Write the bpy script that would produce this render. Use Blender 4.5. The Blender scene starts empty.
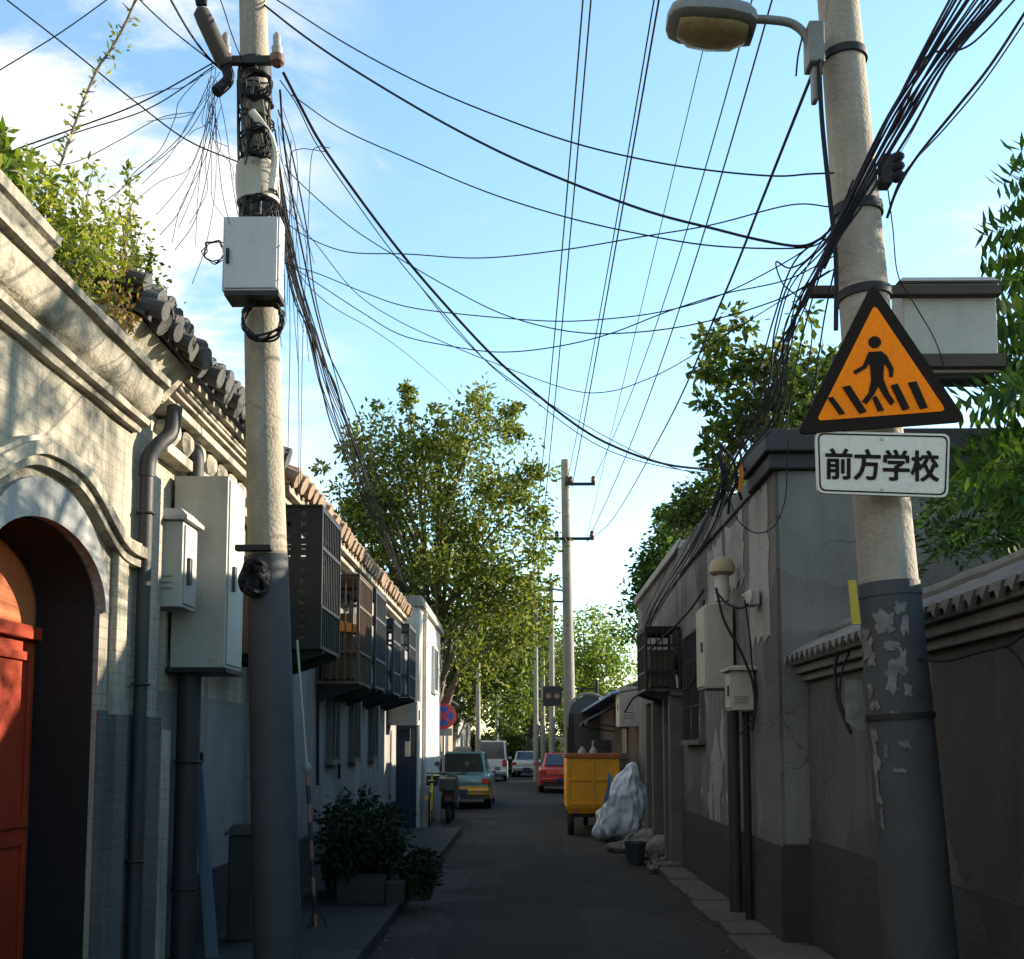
import bpy, math, random
import numpy as np
from mathutils import Vector, Matrix, Euler
random.seed(7); rng = np.random.default_rng(7)
S = bpy.context.scene
COL = S.collection
R = math.radians
F = 1050.0; CX, CY = 512.0, 656.1; CAMZ = 1.6
PITCH, YAW = R(5.0), R(0.71)
SUN_EL, SUN_TH = R(17.5), R(20)      # elevation; angle from +X towards +Y

# ------------------------------------------------------------------ camera
cam = bpy.data.cameras.new('camera'); camo = bpy.data.objects.new('camera', cam); COL.objects.link(camo)
camo.location = (0, 0, CAMZ); camo.rotation_euler = (R(90)+PITCH, 0, YAW)
cam.sensor_width = 36; cam.lens = F/1024*36; cam.shift_y = (CY-479.5)/1024; cam.clip_end = 2000; cam.clip_start = .05
S.camera = camo
RM = Euler((R(90)+PITCH, 0, YAW)).to_matrix()
CAM = Vector((0, 0, CAMZ))
def ray(px, py): return RM @ Vector(((px-CX)/F, -(py-CY)/F, -1))
def W(px, py, Y):
    d = ray(px, py); return CAM + d*(Y/d.y)
def WX(px, py, X):
    d = ray(px, py); return CAM + d*(X/d.x)
def WZ(px, py, Z=0.0):
    d = ray(px, py); return CAM + d*((Z-CAMZ)/d.z)
def proj(v):
    q = RM.transposed() @ (Vector(v)-CAM)
    if q.z > -.05: return (9999, 9999)
    return (CX+F*q.x/-q.z, CY-F*q.y/-q.z)

# ------------------------------------------------------------------ mesh builder
def cr(pts, n=8):
    pts = [Vector(p) for p in pts]
    if len(pts) < 3: return pts
    P = [pts[0]*2-pts[1]]+pts+[pts[-1]*2-pts[-2]]; out = []
    for i in range(1, len(P)-2):
        a, b, c, d = P[i-1:i+3]
        for k in range(n):
            t = k/n
            out.append(.5*((2*b)+(c-a)*t+(2*a-5*b+4*c-d)*t*t+(3*b-a-3*c+d)*t**3))
    out.append(pts[-1]); return out
class MB:
    def __init__(s): s.v = []; s.f = []; s.m = []
    def add(s, vs, fs, mi=0):
        o = len(s.v); s.v += [tuple(v) for v in vs]; s.f += [tuple(i+o for i in f) for f in fs]; s.m += [mi]*len(fs); return s
    def box(s, x0, x1, y0, y1, z0, z1, mi=0):
        v = [(x, y, z) for x in (x0, x1) for y in (y0, y1) for z in (z0, z1)]
        return s.add(v, [(0,1,3,2),(4,6,7,5),(0,4,5,1),(2,3,7,6),(0,2,6,4),(1,5,7,3)], mi)
    def obox(s, c, size, rot=(0,0,0), mi=0):
        M = Euler(rot).to_matrix(); c = Vector(c); h = Vector(size)/2
        v = [c+M@Vector((x*h.x, y*h.y, z*h.z)) for x in (-1,1) for y in (-1,1) for z in (-1,1)]
        return s.add(v, [(0,1,3,2),(4,6,7,5),(0,4,5,1),(2,3,7,6),(0,2,6,4),(1,5,7,3)], mi)
    def bar(s, a, b, w, h=None, mi=0):
        a, b = Vector(a), Vector(b); h = h or w; d = (b-a).normalized()
        up = Vector((0,0,1)) if abs(d.z) < .95 else Vector((0,1,0))
        u = d.cross(up).normalized()*w/2; t = u.cross(d).normalized()*h/2
        v = [p+i*u+j*t for p in (a, b) for i, j in ((-1,-1),(1,-1),(1,1),(-1,1))]
        return s.add(v, [(3,2,1,0),(4,5,6,7),(0,1,5,4),(1,2,6,5),(2,3,7,6),(3,0,4,7)], mi)
    def tube(s, pts, r, seg=8, mi=0, cap=True):
        pts = [Vector(p) for p in pts]; n = len(pts)
        rs = r if isinstance(r, (list, tuple)) else [r]*n
        d = (pts[1]-pts[0]).normalized(); up = Vector((0,0,1)) if abs(d.z) < .9 else Vector((1,0,0))
        u = d.cross(up).normalized(); v = []; 
        for i, p in enumerate(pts):
            t = (pts[min(i+1, n-1)]-pts[max(i-1, 0)])
            if t.length < 1e-9: t = d
            t.normalize(); u = (u-t*u.dot(t))
            if u.length < 1e-6: u = t.orthogonal()
            u.normalize(); w = t.cross(u)
            v += [p+(u*math.cos(2*math.pi*k/seg)+w*math.sin(2*math.pi*k/seg))*rs[i] for k in range(seg)]
        f = [(i*seg+k, i*seg+(k+1)%seg, (i+1)*seg+(k+1)%seg, (i+1)*seg+k) for i in range(n-1) for k in range(seg)]
        if cap: f += [tuple(range(seg-1, -1, -1)), tuple(range((n-1)*seg, n*seg))]
        return s.add(v, f, mi)
    def lathe(s, c, prof, seg=16, axis=(0,0,1), mi=0):
        ax = Vector(axis).normalized(); u = ax.orthogonal().normalized(); w = ax.cross(u); c = Vector(c); v = []
        for r, h in prof:
            v += [c+ax*h+(u*math.cos(2*math.pi*k/seg)+w*math.sin(2*math.pi*k/seg))*max(r, 1e-4) for k in range(seg)]
        n = len(prof)
        f = [(i*seg+k, i*seg+(k+1)%seg, (i+1)*seg+(k+1)%seg, (i+1)*seg+k) for i in range(n-1) for k in range(seg)]
        f += [tuple(range(seg-1, -1, -1)), tuple(range((n-1)*seg, n*seg))]
        return s.add(v, f, mi)
    def torus(s, c, axis, Rr, r, seg=24, sg=6, mi=0):
        ax = Vector(axis).normalized(); u = ax.orthogonal().normalized(); w = ax.cross(u); c = Vector(c); v = []
        for i in range(seg):
            a = 2*math.pi*i/seg; d = u*math.cos(a)+w*math.sin(a)
            v += [c+d*(Rr+r*math.cos(2*math.pi*k/sg))+ax*r*math.sin(2*math.pi*k/sg) for k in range(sg)]
        f = [(i*sg+k, ((i+1)%seg)*sg+k, ((i+1)%seg)*sg+(k+1)%sg, i*sg+(k+1)%sg) for i in range(seg) for k in range(sg)]
        return s.add(v, f, mi)
    def prism(s, poly, ext, mi=0):
        poly = [Vector(p) for p in poly]; ext = Vector(ext); n = len(poly)
        v = poly+[p+ext for p in poly]
        return s.add(v, [tuple(range(n-1, -1, -1)), tuple(range(n, 2*n))]+[(i, (i+1)%n, n+(i+1)%n, n+i) for i in range(n)], mi)
    def loft(s, secs, mi=0, cap=True):
        n = len(secs[0]); v = [p for q in secs for p in q]
        f = [(i*n+k, i*n+(k+1)%n, (i+1)*n+(k+1)%n, (i+1)*n+k) for i in range(len(secs)-1) for k in range(n)]
        if cap: f += [tuple(range(n-1, -1, -1)), tuple(range((len(secs)-1)*n, len(secs)*n))]
        return s.add(v, f, mi)
    def build(s, name, mats, parent=None, smooth=False, bevel=0, org=None):
        if not isinstance(mats, (list, tuple)): mats = [mats]
        if parent is not None:
            r = parent
            while r.parent is not None: r = r.parent
            o0 = np.array(r.location)
        else:
            a = np.array(s.v); o0 = np.array(org) if org is not None else np.array([(a[:,0].min()+a[:,0].max())/2, (a[:,1].min()+a[:,1].max())/2, a[:,2].min()])
        me = bpy.data.meshes.new(name); me.from_pydata((np.array(s.v)-o0).tolist(), [], s.f)
        for m in mats: me.materials.append(m)
        if len(mats) > 1: me.polygons.foreach_set('material_index', s.m)
        import bmesh
        if len(s.f) < 30000:
            bm = bmesh.new(); bm.from_mesh(me); bmesh.ops.recalc_face_normals(bm, faces=bm.faces); bm.to_mesh(me); bm.free()
        if smooth:
            me.polygons.foreach_set('use_smooth', [True]*len(me.polygons))
            try: me.set_sharp_from_angle(angle=R(40))
            except Exception: pass
        o = bpy.data.objects.new(name, me); COL.objects.link(o)
        if parent is not None: o.parent = parent
        else: o.location = o0
        if bevel:
            b = o.modifiers.new('bevel', 'BEVEL'); b.width = bevel; b.segments = 2; b.limit_method = 'ANGLE'; b.angle_limit = R(50)
        return o
def T(name, label, cat, loc, group=None):
    o = bpy.data.objects.new(name, None); COL.objects.link(o); o.location = loc; o.empty_display_size = .2
    return tag(o, label, cat, group)
def tag(o, label, cat, group=None):
    o['label'] = label; o['category'] = cat
    if group: o['group'] = group
    return o
def struct(o, label, cat='ground'):
    o['kind'] = 'structure'; o['label'] = label; o['category'] = cat; return o

# ------------------------------------------------------------------ materials
class N:
    def __init__(s, name):
        s.m = bpy.data.materials.new(name); s.m.use_nodes = True; s.t = s.m.node_tree; s.t.nodes.clear()
        s.out = s.n('ShaderNodeOutputMaterial')
    def n(s, typ, **kw):
        x = s.t.nodes.new(typ)
        for k, v in kw.items(): setattr(x, k, v)
        return x
    def l(s, a, b): s.t.links.new(a, b)
    def noise(s, vec, scale, detail=5, rough=.6, dist=0):
        x = s.n('ShaderNodeTexNoise'); x.inputs['Scale'].default_value = scale; x.inputs['Detail'].default_value = detail
        x.inputs['Roughness'].default_value = rough; x.inputs['Distortion'].default_value = dist
        s.l(vec, x.inputs['Vector']); return x.outputs['Fac']
    def ramp(s, fac, *st):
        x = s.n('ShaderNodeValToRGB'); e = x.color_ramp.elements
        while len(e) < len(st): e.new(.5)
        for i, (p, c) in enumerate(st):
            e[i].position = p; e[i].color = c if len(c) == 4 else (*c, 1)
        s.l(fac, x.inputs['Fac']); return x.outputs['Color']
    def mix(s, fac, a, b, mode='MIX'):
        x = s.n('ShaderNodeMix', data_type='RGBA', blend_type=mode)
        for sock, v in ((x.inputs['Factor'], fac), (x.inputs['A'], a), (x.inputs['B'], b)):
            if isinstance(v, (int, float)): sock.default_value = v
            elif isinstance(v, tuple): sock.default_value = (*v, 1) if len(v) == 3 else v
            else: s.l(v, sock)
        return x.outputs['Result']
    def mapping(s, vec, sc=(1,1,1)):
        x = s.n('ShaderNodeMapping'); x.inputs['Scale'].default_value = sc; s.l(vec, x.inputs['Vector']); return x.outputs['Vector']
def g(v): return (v, v, v)
def sc(c, k): return tuple(min(1, x*k) for x in c)
def mat(name, col, rough=.8, var=.25, scale=3., bump=.2, bscale=45., metal=0., spec=.3, stain=None, stain_amt=.5, peel=None, peel_t=.6, brick=None, coat=0, crack=0, patch=0, rust=0):
    k = N(name); tc = k.n('ShaderNodeTexCoord').outputs['Object']
    n1 = k.noise(tc, scale, 6); n2 = k.noise(tc, bscale, 4)
    c = k.ramp(n1, (.25, sc(col, 1-var)), (.75, sc(col, 1+var)))
    hgt = n2
    if brick:
        bc, mc, bw, bh = brick
        sx = k.n('ShaderNodeSeparateXYZ'); k.l(tc, sx.inputs[0]); ad = k.n('ShaderNodeMath', operation='ADD'); k.l(sx.outputs[0], ad.inputs[0]); k.l(sx.outputs[1], ad.inputs[1])
        cb = k.n('ShaderNodeCombineXYZ'); k.l(ad.outputs[0], cb.inputs[0]); k.l(sx.outputs[2], cb.inputs[1])
        b = k.n('ShaderNodeTexBrick'); b.inputs['Scale'].default_value = 1; b.inputs['Brick Width'].default_value = bw; b.inputs['Row Height'].default_value = bh
        b.inputs['Mortar Size'].default_value = .006; b.inputs['Mortar Smooth'].default_value = .3
        b.inputs['Color1'].default_value = (*sc(bc, 1.12), 1); b.inputs['Color2'].default_value = (*sc(bc, .86), 1); b.inputs['Mortar'].default_value = (*mc, 1)
        k.l(cb.outputs[0], b.inputs['Vector'])
        c = k.mix(.5, c, k.mix(1., b.outputs['Color'], k.ramp(n1, (.2, g(.72)), (.8, g(1.2))), 'MULTIPLY'))
        hh = k.n('ShaderNodeMath', operation='MULTIPLY_ADD'); k.l(b.outputs['Fac'], hh.inputs[0]); hh.inputs[1].default_value = -.8; k.l(n2, hh.inputs[2]); hgt = hh.outputs[0]
    if peel:
        pn = k.noise(k.mapping(tc, (1, 1, .7)), 2.3, 8, .68)
        c = k.mix(k.ramp(pn, (peel_t, g(0)), (peel_t+.025, g(1))), c, peel)
    if stain:
        sn = k.noise(k.mapping(tc, (3.2, 3.2, .28)), 1.6, 6, .65)
        f = k.ramp(sn, (.45, g(0)), (.75, g(stain_amt))); c = k.mix(f, c, stain)
    if patch:                       # repaired areas: big irregular cells of slightly different tone
        wv = k.n('ShaderNodeVectorMath', operation='ADD'); k.l(tc, wv.inputs[0]); nz = k.n('ShaderNodeTexNoise'); nz.inputs['Scale'].default_value = 2.2; nz.inputs['Detail'].default_value = 5; k.l(tc, nz.inputs['Vector'])
        sv = k.n('ShaderNodeVectorMath', operation='SCALE'); sv.inputs['Scale'].default_value = .55; k.l(nz.outputs['Color'], sv.inputs[0]); k.l(sv.outputs[0], wv.inputs[1])
        vo = k.n('ShaderNodeTexVoronoi'); vo.inputs['Scale'].default_value = .75; k.l(wv.outputs[0], vo.inputs['Vector']); bw_ = k.n('ShaderNodeRGBToBW'); k.l(vo.outputs['Color'], bw_.inputs[0])
        c = k.mix(1., c, k.ramp(bw_.outputs[0], (.2, g(1-patch)), (.8, g(1+patch))), 'MULTIPLY')
    if crack:
        wv = k.n('ShaderNodeVectorMath', operation='ADD'); k.l(tc, wv.inputs[0]); nz = k.n('ShaderNodeTexNoise'); nz.inputs['Scale'].default_value = 3.5; nz.inputs['Detail'].default_value = 6; k.l(tc, nz.inputs['Vector'])
        sv = k.n('ShaderNodeVectorMath', operation='SCALE'); sv.inputs['Scale'].default_value = .35; k.l(nz.outputs['Color'], sv.inputs[0]); k.l(sv.outputs[0], wv.inputs[1])
        vo = k.n('ShaderNodeTexVoronoi', feature='DISTANCE_TO_EDGE'); vo.inputs['Scale'].default_value = 1.1; k.l(wv.outputs[0], vo.inputs['Vector'])
        ln = k.ramp(vo.outputs['Distance'], (.0, g(1)), (.011, g(0))); mk = k.ramp(k.noise(tc, .9, 3), (.48, g(0)), (.56, g(crack)))
        c = k.mix(k.mix(1., ln, mk, 'MULTIPLY'), c, sc(col, .3))
    if rust:
        rn = k.noise(k.mapping(tc, (5, 5, 2.2)), 2.4, 9, .72); c = k.mix(k.ramp(rn, (.64, g(0)), (.70, g(rust))), c, (.12, .055, .025))
    c = k.mix(1., c, k.ramp(n2, (.2, g(.86)), (.8, g(1.12))), 'MULTIPLY')
    p = k.n('ShaderNodeBsdfPrincipled'); k.l(c, p.inputs['Base Color']); p.inputs['Metallic'].default_value = metal
    p.inputs['Specular IOR Level'].default_value = spec; p.inputs['Coat Weight'].default_value = coat
    k.l(k.ramp(n1, (.2, g(max(.03, rough-.1))), (.8, g(min(1, rough+.1)))), p.inputs['Roughness'])
    if bump:
        b = k.n('ShaderNodeBump'); b.inputs['Strength'].default_value = bump; b.inputs['Distance'].default_value = .02; k.l(hgt, b.inputs['Height']); k.l(b.outputs[0], p.inputs['Normal'])
    k.l(p.outputs[0], k.out.inputs[0]); return k.m
def leafmat(name, c0, c1, c2, trans=.35):
    k = N(name); ge = k.n('ShaderNodeNewGeometry')
    c = k.ramp(ge.outputs['Random Per Island'], (0, c0), (.55, c1), (1, c2))
    p = k.n('ShaderNodeBsdfPrincipled'); k.l(c, p.inputs['Base Color']); p.inputs['Roughness'].default_value = .6; p.inputs['Specular IOR Level'].default_value = .18
    t = k.n('ShaderNodeBsdfTranslucent'); k.l(k.mix(1., c, (1.5, 1.6, .7), 'MULTIPLY'), t.inputs['Color'])
    m = k.n('ShaderNodeMixShader'); m.inputs[0].default_value = trans; k.l(p.outputs[0], m.inputs[1]); k.l(t.outputs[0], m.inputs[2])
    k.l(m.outputs[0], k.out.inputs[0]); return k.m
M = {}
M['ground'] = mat('ground', (.07,.065,.06), .95, .3, .4)
M['asphalt'] = mat('asphalt', (.0245,.0225,.0205), .9, .5, 1.3, .7, 70, stain=(.045,.044,.04), stain_amt=.35, crack=.9, patch=.42)
M['asphalt_patch'] = mat('asphalt_patch', (.0150,.0145,.0145), .88, .3, 1.1, .7, 80, crack=.8, patch=.35)
M['paving'] = mat('paving', (.029,.028,.027), .9, .3, 1.2, .3, 60, stain=(.03,.03,.03), patch=.2)
M['gutter'] = mat('gutter', (.075,.07,.062), .9, .3, 2., .4, 50)
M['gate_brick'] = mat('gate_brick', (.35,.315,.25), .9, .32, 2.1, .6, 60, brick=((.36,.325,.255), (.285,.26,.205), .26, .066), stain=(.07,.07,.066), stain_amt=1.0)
M['gate_trim'] = mat('gate_trim', (.33,.30,.24), .85, .32, 2.4, .5, 40, stain=(.045,.045,.042), stain_amt=1.0, crack=.6, patch=.1)
M['white_band'] = mat('white_band', (.25,.255,.25), .8, .15, 2., .15, 40, stain=(.10,.10,.10), stain_amt=.9)
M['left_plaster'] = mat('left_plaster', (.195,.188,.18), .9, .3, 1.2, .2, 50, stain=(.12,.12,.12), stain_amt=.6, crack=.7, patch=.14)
M['dado'] = mat('dado', (.042,.042,.044), .9, .2, 1.5, .35, 50, brick=((.042,.042,.045), (.03,.03,.03), .26, .066), patch=.2)
M['white_wall'] = mat('white_wall', (.50,.49,.45), .85, .12, .8, .12, 30, stain=(.28,.27,.24), stain_amt=.5, patch=.08, crack=.5)
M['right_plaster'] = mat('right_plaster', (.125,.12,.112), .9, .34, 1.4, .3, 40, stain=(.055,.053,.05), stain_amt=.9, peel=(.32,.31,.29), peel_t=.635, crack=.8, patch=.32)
M['right_front'] = mat('right_front', (.17,.178,.185), .9, .3, 1.3, .25, 45, stain=(.12,.125,.13), stain_amt=.7, crack=.7, patch=.15)
M['pale_plaster'] = mat('pale_plaster', (.26,.25,.23), .85, .18, 1.5, .2, 45, stain=(.15,.145,.135), stain_amt=.6, crack=.6, patch=.15)
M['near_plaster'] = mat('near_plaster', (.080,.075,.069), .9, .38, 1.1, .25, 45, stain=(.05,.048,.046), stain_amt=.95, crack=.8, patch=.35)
M['coping'] = mat('coping', (.15,.15,.145), .85, .22, 2., .3, 40, stain=(.08,.08,.08), stain_amt=.7, patch=.2)
M['dark_coping'] = mat('dark_coping', (.045,.048,.054), .8, .25, 2., .25, 40, patch=.2)
M['tile'] = mat('tile', (.06,.06,.06), .75, .35, 4., .3, 60)
M['red_tile'] = mat('red_tile', (.22,.155,.105), .8, .3, 5., .3, 60)
M['red_door'] = mat('red_door', (.30,.035,.012), .5, .25, 3., .12, 50, stain=(.15,.025,.012), stain_amt=.5, patch=.12)
M['sunlit_red_panel'] = mat('sunlit_red_panel', (.42,.13,.055), .5, .25, 3., .1, 50, stain=(.3,.07,.03), stain_amt=.6)  # red of the door with the sun's orange put into the colour
M['concrete_pole'] = mat('concrete_pole', (.27,.24,.19), .9, .28, 4., .55, 45, stain=(.15,.135,.11), stain_amt=.95, crack=.5)
M['right_pole'] = mat('right_pole', (.27,.245,.21), .9, .25, 4., .55, 45, stain=(.17,.155,.13), stain_amt=.95, crack=.5)
M['pole_foot'] = mat('pole_foot', (.045,.05,.057), .75, .25, 4., .2, 50, peel=(.16,.16,.165), peel_t=.66, rust=.25)
M['grey_brick'] = mat('grey_brick', (.10,.096,.092), .9, .2, 1.7, .4, 60, brick=((.10,.096,.092), (.145,.14,.13), .26, .066), stain=(.05,.05,.052), stain_amt=.5)
M['shade_lining'] = mat('shade_lining', (.014,.012,.011), .9, .2, 2., .25, 40, brick=((.016,.014,.012), (.010,.009,.008), .26, .066))
M['notice_navy'] = mat('notice_navy', (.012,.022,.05), .6, .2, 4., .05)
M['far_leaf'] = leafmat('far_leaf', (.02,.035,.01), (.05,.07,.015), (.09,.10,.02))
M['leaf_mid'] = leafmat('leaf_mid', (.025,.055,.008), (.05,.08,.014), (.12,.14,.03))
M['pale_rim'] = mat('pale_rim', (.20,.20,.19), .8, .2, 3., .2, 40)
M['black_rubber'] = mat('black_rubber', (.012,.012,.016), .7, .2, 8., 0, spec=.15)
M['cable_blue'] = mat('cable_blue', (.018,.018,.03), .7, .2, 8., 0, spec=.15)
M['steel_dark'] = mat('steel_dark', (.018,.019,.021), .55, .3, 8., .1, 60, metal=0, spec=.2)
M['galv'] = mat('galv', (.36,.37,.38), .5, .2, 6., .08, 60, metal=.6)
M['grey_box'] = mat('grey_box', (.33,.33,.305), .55, .12, 3., .05, 60, stain=(.2,.2,.19), stain_amt=.4, rust=.5)
M['white_box'] = mat('white_box', (.36,.37,.39), .5, .08, 2., .04, 60, stain=(.27,.27,.27), stain_amt=.4, rust=.35)
M['meter_box'] = mat('meter_box', (.34,.33,.285), .6, .1, 3., .06, 60, stain=(.2,.19,.15), stain_amt=.5, rust=.5)
M['brown_ceramic'] = mat('brown_ceramic', (.10,.05,.03), .35, .3, 8., .05)
M['white_ceramic'] = mat('white_ceramic', (.24,.24,.22), .35, .1, 8., .05)
M['lamp_grey'] = mat('lamp_grey', (.13,.14,.135), .5, .15, 5., .06)
M['lamp_lens'] = mat('lamp_lens', (.20,.16,.08), .25, .2, 14., .1, spec=.5)
M['sign_black'] = mat('sign_black', (.016,.012,.010), .8, .2, 5., .04, spec=.08)
M['sign_orange'] = mat('sign_orange', (.84,.205,.003), .65, .08, 4., .03, spec=.12, patch=.07)
M['sign_white'] = mat('sign_white', (.56,.54,.49), .65, .08, 4., .03, spec=.2, rust=.2, patch=.06)
M['sign_red'] = mat('sign_red', (.65,.05,.05), .4, .1, 4., .0)
M['sign_blue'] = mat('sign_blue', (.03,.09,.42), .4, .1, 4., .0)
M['yellow_tag'] = mat('yellow_tag', (.4,.31,.04), .6, .15, 6., .05)
M['ac_white'] = mat('ac_white', (.2,.2,.195), .6, .12, 4., .05, stain=(.2,.19,.17))
M['ac_brown'] = mat('ac_brown', (.07,.048,.032), .7, .2, 5., .1)
M['orange_cloth'] = mat('orange_cloth', (.5,.18,.04), .8, .2, 6., .1)
M['cage_blue'] = mat('cage_blue', (.03,.036,.046), .6, .25, 6., .1)
M['wood_dark'] = mat('wood_dark', (.05,.042,.036), .8, .3, 4., .2, 50)
M['timber'] = mat('timber', (.10,.095,.09), .8, .3, 4., .2, 50)
M['blue_board'] = mat('blue_board', (.07,.11,.14), .6, .2, 3., .1)
M['bark'] = mat('bark', (.13,.105,.08), .95, .3, 6., .5, 40)
M['pale_bark'] = mat('pale_bark', (.34,.31,.26), .9, .3, 5., .4, 40)
M['taxi_teal'] = mat('taxi_teal', (.09,.24,.24), .3, .06, 2., 0, spec=.5, coat=.6)
M['taxi_yellow'] = mat('taxi_yellow', (.55,.30,.04), .3, .06, 2., 0, spec=.5, coat=.6)
M['van_white'] = mat('van_white', (.60,.60,.58), .35, .06, 2., 0, spec=.5, coat=.5)
M['car_red'] = mat('car_red', (.50,.025,.02), .3, .06, 2., 0, spec=.5, coat=.6)
M['glass_dark'] = mat('glass_dark', (.02,.028,.03), .08, .2, 4., 0, spec=.8)
M['tail_red'] = mat('tail_red', (.30,.015,.012), .25, .1, 4., 0, spec=.6)
M['plate_blue'] = mat('plate_blue', (.02,.04,.13), .4, .1, 4., 0)
M['tyre'] = mat('tyre', (.018,.018,.018), .85, .2, 8., .1)
M['cart_yellow'] = mat('cart_yellow', (.60,.27,.008), .5, .14, 2.5, .08, stain=(.32,.17,.02), stain_amt=.6, rust=.7, patch=.12)
M['rust'] = mat('rust', (.28,.09,.04), .8, .35, 6., .2)
M['tarp'] = mat('tarp', (.42,.48,.54), .35, .12, 2., .12, 25, spec=.5)
M['sack'] = mat('sack', (.15,.14,.125), .8, .25, 3., .3, 50)
M['rubble'] = mat('rubble', (.13,.12,.108), .95, .3, 4., .5, 40)
M['stone'] = mat('stone', (.034,.034,.032), .95, .25, 4., .4, 40)
M['bike_yellow'] = mat('bike_yellow', (.75,.5,.03), .4, .1, 4., 0)
M['dark_plastic'] = mat('dark_plastic', (.025,.03,.035), .4, .2, 5., .03, spec=.5)
M['shop_sign'] = mat('shop_sign', (.03,.028,.026), .5, .2, 5., .03)
M['blue_roof'] = mat('blue_roof', (.10,.17,.30), .55, .2, 3., .1)
M['brick_red'] = mat('brick_red', (.30,.14,.09), .9, .2, 2., .3, 50, brick=((.32,.15,.1), (.25,.2,.17), .26, .07))
M['beige_wall'] = mat('beige_wall', (.22,.19,.145), .9, .15, 1., .2, 40, stain=(.25,.21,.16))
M['poster'] = mat('poster', (.13,.13,.128), .8, .5, 14., .15, 60)
M['pipe_grey'] = mat('pipe_grey', (.03,.031,.033), .6, .2, 5., .08)
M['pipe_white'] = mat('pipe_white', (.38,.37,.32), .6, .2, 5., .08)
M['foam'] = mat('foam', (.34,.28,.18), .9, .2, 8., .4, 40)
M['leaf_poplar'] = leafmat('leaf_poplar', (.035,.065,.009), (.090,.115,.022), (.21,.20,.05))
M['leaf_dark'] = leafmat('leaf_dark', (.018,.038,.009), (.045,.075,.016), (.11,.13,.03))
M['leaf_bright'] = leafmat('leaf_bright', (.06,.10,.012), (.12,.17,.02), (.20,.22,.04))
M['leaf_weed'] = leafmat('leaf_weed', (.06,.10,.015), (.15,.18,.03), (.34,.32,.05), .4)
M['leaf_dry'] = leafmat('leaf_dry', (.13,.07,.025), (.20,.12,.04), (.26,.20,.06), .3)
M['leaf_ail'] = leafmat('leaf_ail', (.012,.034,.008), (.030,.072,.013), (.085,.14,.025), .3)
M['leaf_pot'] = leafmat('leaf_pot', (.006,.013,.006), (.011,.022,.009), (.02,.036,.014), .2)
# ------------------------------------------------------------------ foliage helpers
def leaf_mesh(P, D, L, Wd, name, m, parent, nrm=None):
    """P leaf bases (n,3), D directions (n,3), L lengths, Wd widths -> one folded diamond each"""
    n = len(P); D = D/np.linalg.norm(D, axis=1, keepdims=True)
    r = rng.normal(size=(n, 3)) if nrm is None else np.asarray(nrm)+rng.normal(size=(n, 3))*.18; U = np.cross(D, r); U /= np.linalg.norm(U, axis=1, keepdims=True); Nn = np.cross(U, D)
    L = np.asarray(L).reshape(-1, 1)*np.ones((n, 1)); Wd = np.asarray(Wd).reshape(-1, 1)*np.ones((n, 1))
    a = P; b = P+D*L*.45+U*Wd*.5+Nn*Wd*.12; c = P+D*L; d = P+D*L*.45-U*Wd*.5+Nn*Wd*.12
    V = np.stack([a, b, c, d], 1).reshape(-1, 3)
    me = bpy.data.meshes.new(name); r0 = parent
    while r0.parent is not None: r0 = r0.parent
    V = V-np.array(r0.location)
    me.vertices.add(4*n); me.vertices.foreach_set('co', V.ravel())
    me.loops.add(4*n); me.loops.foreach_set('vertex_index', np.arange(4*n, dtype=np.int32))
    me.polygons.add(n); me.polygons.foreach_set('loop_start', np.arange(0, 4*n, 4, dtype=np.int32)); me.polygons.foreach_set('loop_total', np.full(n, 4, dtype=np.int32))
    me.update(calc_edges=True); me.validate(); me.materials.append(m)
    o = bpy.data.objects.new(name, me); COL.objects.link(o); o.parent = parent; return o
def crown_points(ells, nclump, nleaf, cr_=(.10, .22), surf=.75):
    """ells: list of (centre, radii). returns leaf bases, outward dirs, clump centres"""
    vol = np.array([e[1][0]*e[1][1]*e[1][2] for e in ells])**(2/3); pr = vol/vol.sum(); cs = []; rs = []
    for _ in range(nclump):
        c, rad = ells[rng.choice(len(ells), p=pr)]
        d = rng.normal(size=3); d /= np.linalg.norm(d); k = surf+(1-surf)*rng.random() if rng.random() < .7 else rng.random()**.5
        k *= rng.uniform(.88, 1.1)
        cs.append(np.array(c)+d*np.array(rad)*k); rs.append(rng.uniform(*cr_)*np.mean(rad))
    cs = np.array(cs); rs = np.array(rs)
    i = rng.integers(0, nclump, nleaf); off = rng.normal(size=(nleaf, 3))*np.array([1, 1, .75]); off *= (rs[i]/1.6)[:, None]
    P = cs[i]+off; D = off/np.linalg.norm(off, axis=1, keepdims=True)+rng.normal(size=(nleaf, 3))*.7+np.array([0, 0, -.25])
    return P, D, cs
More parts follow.
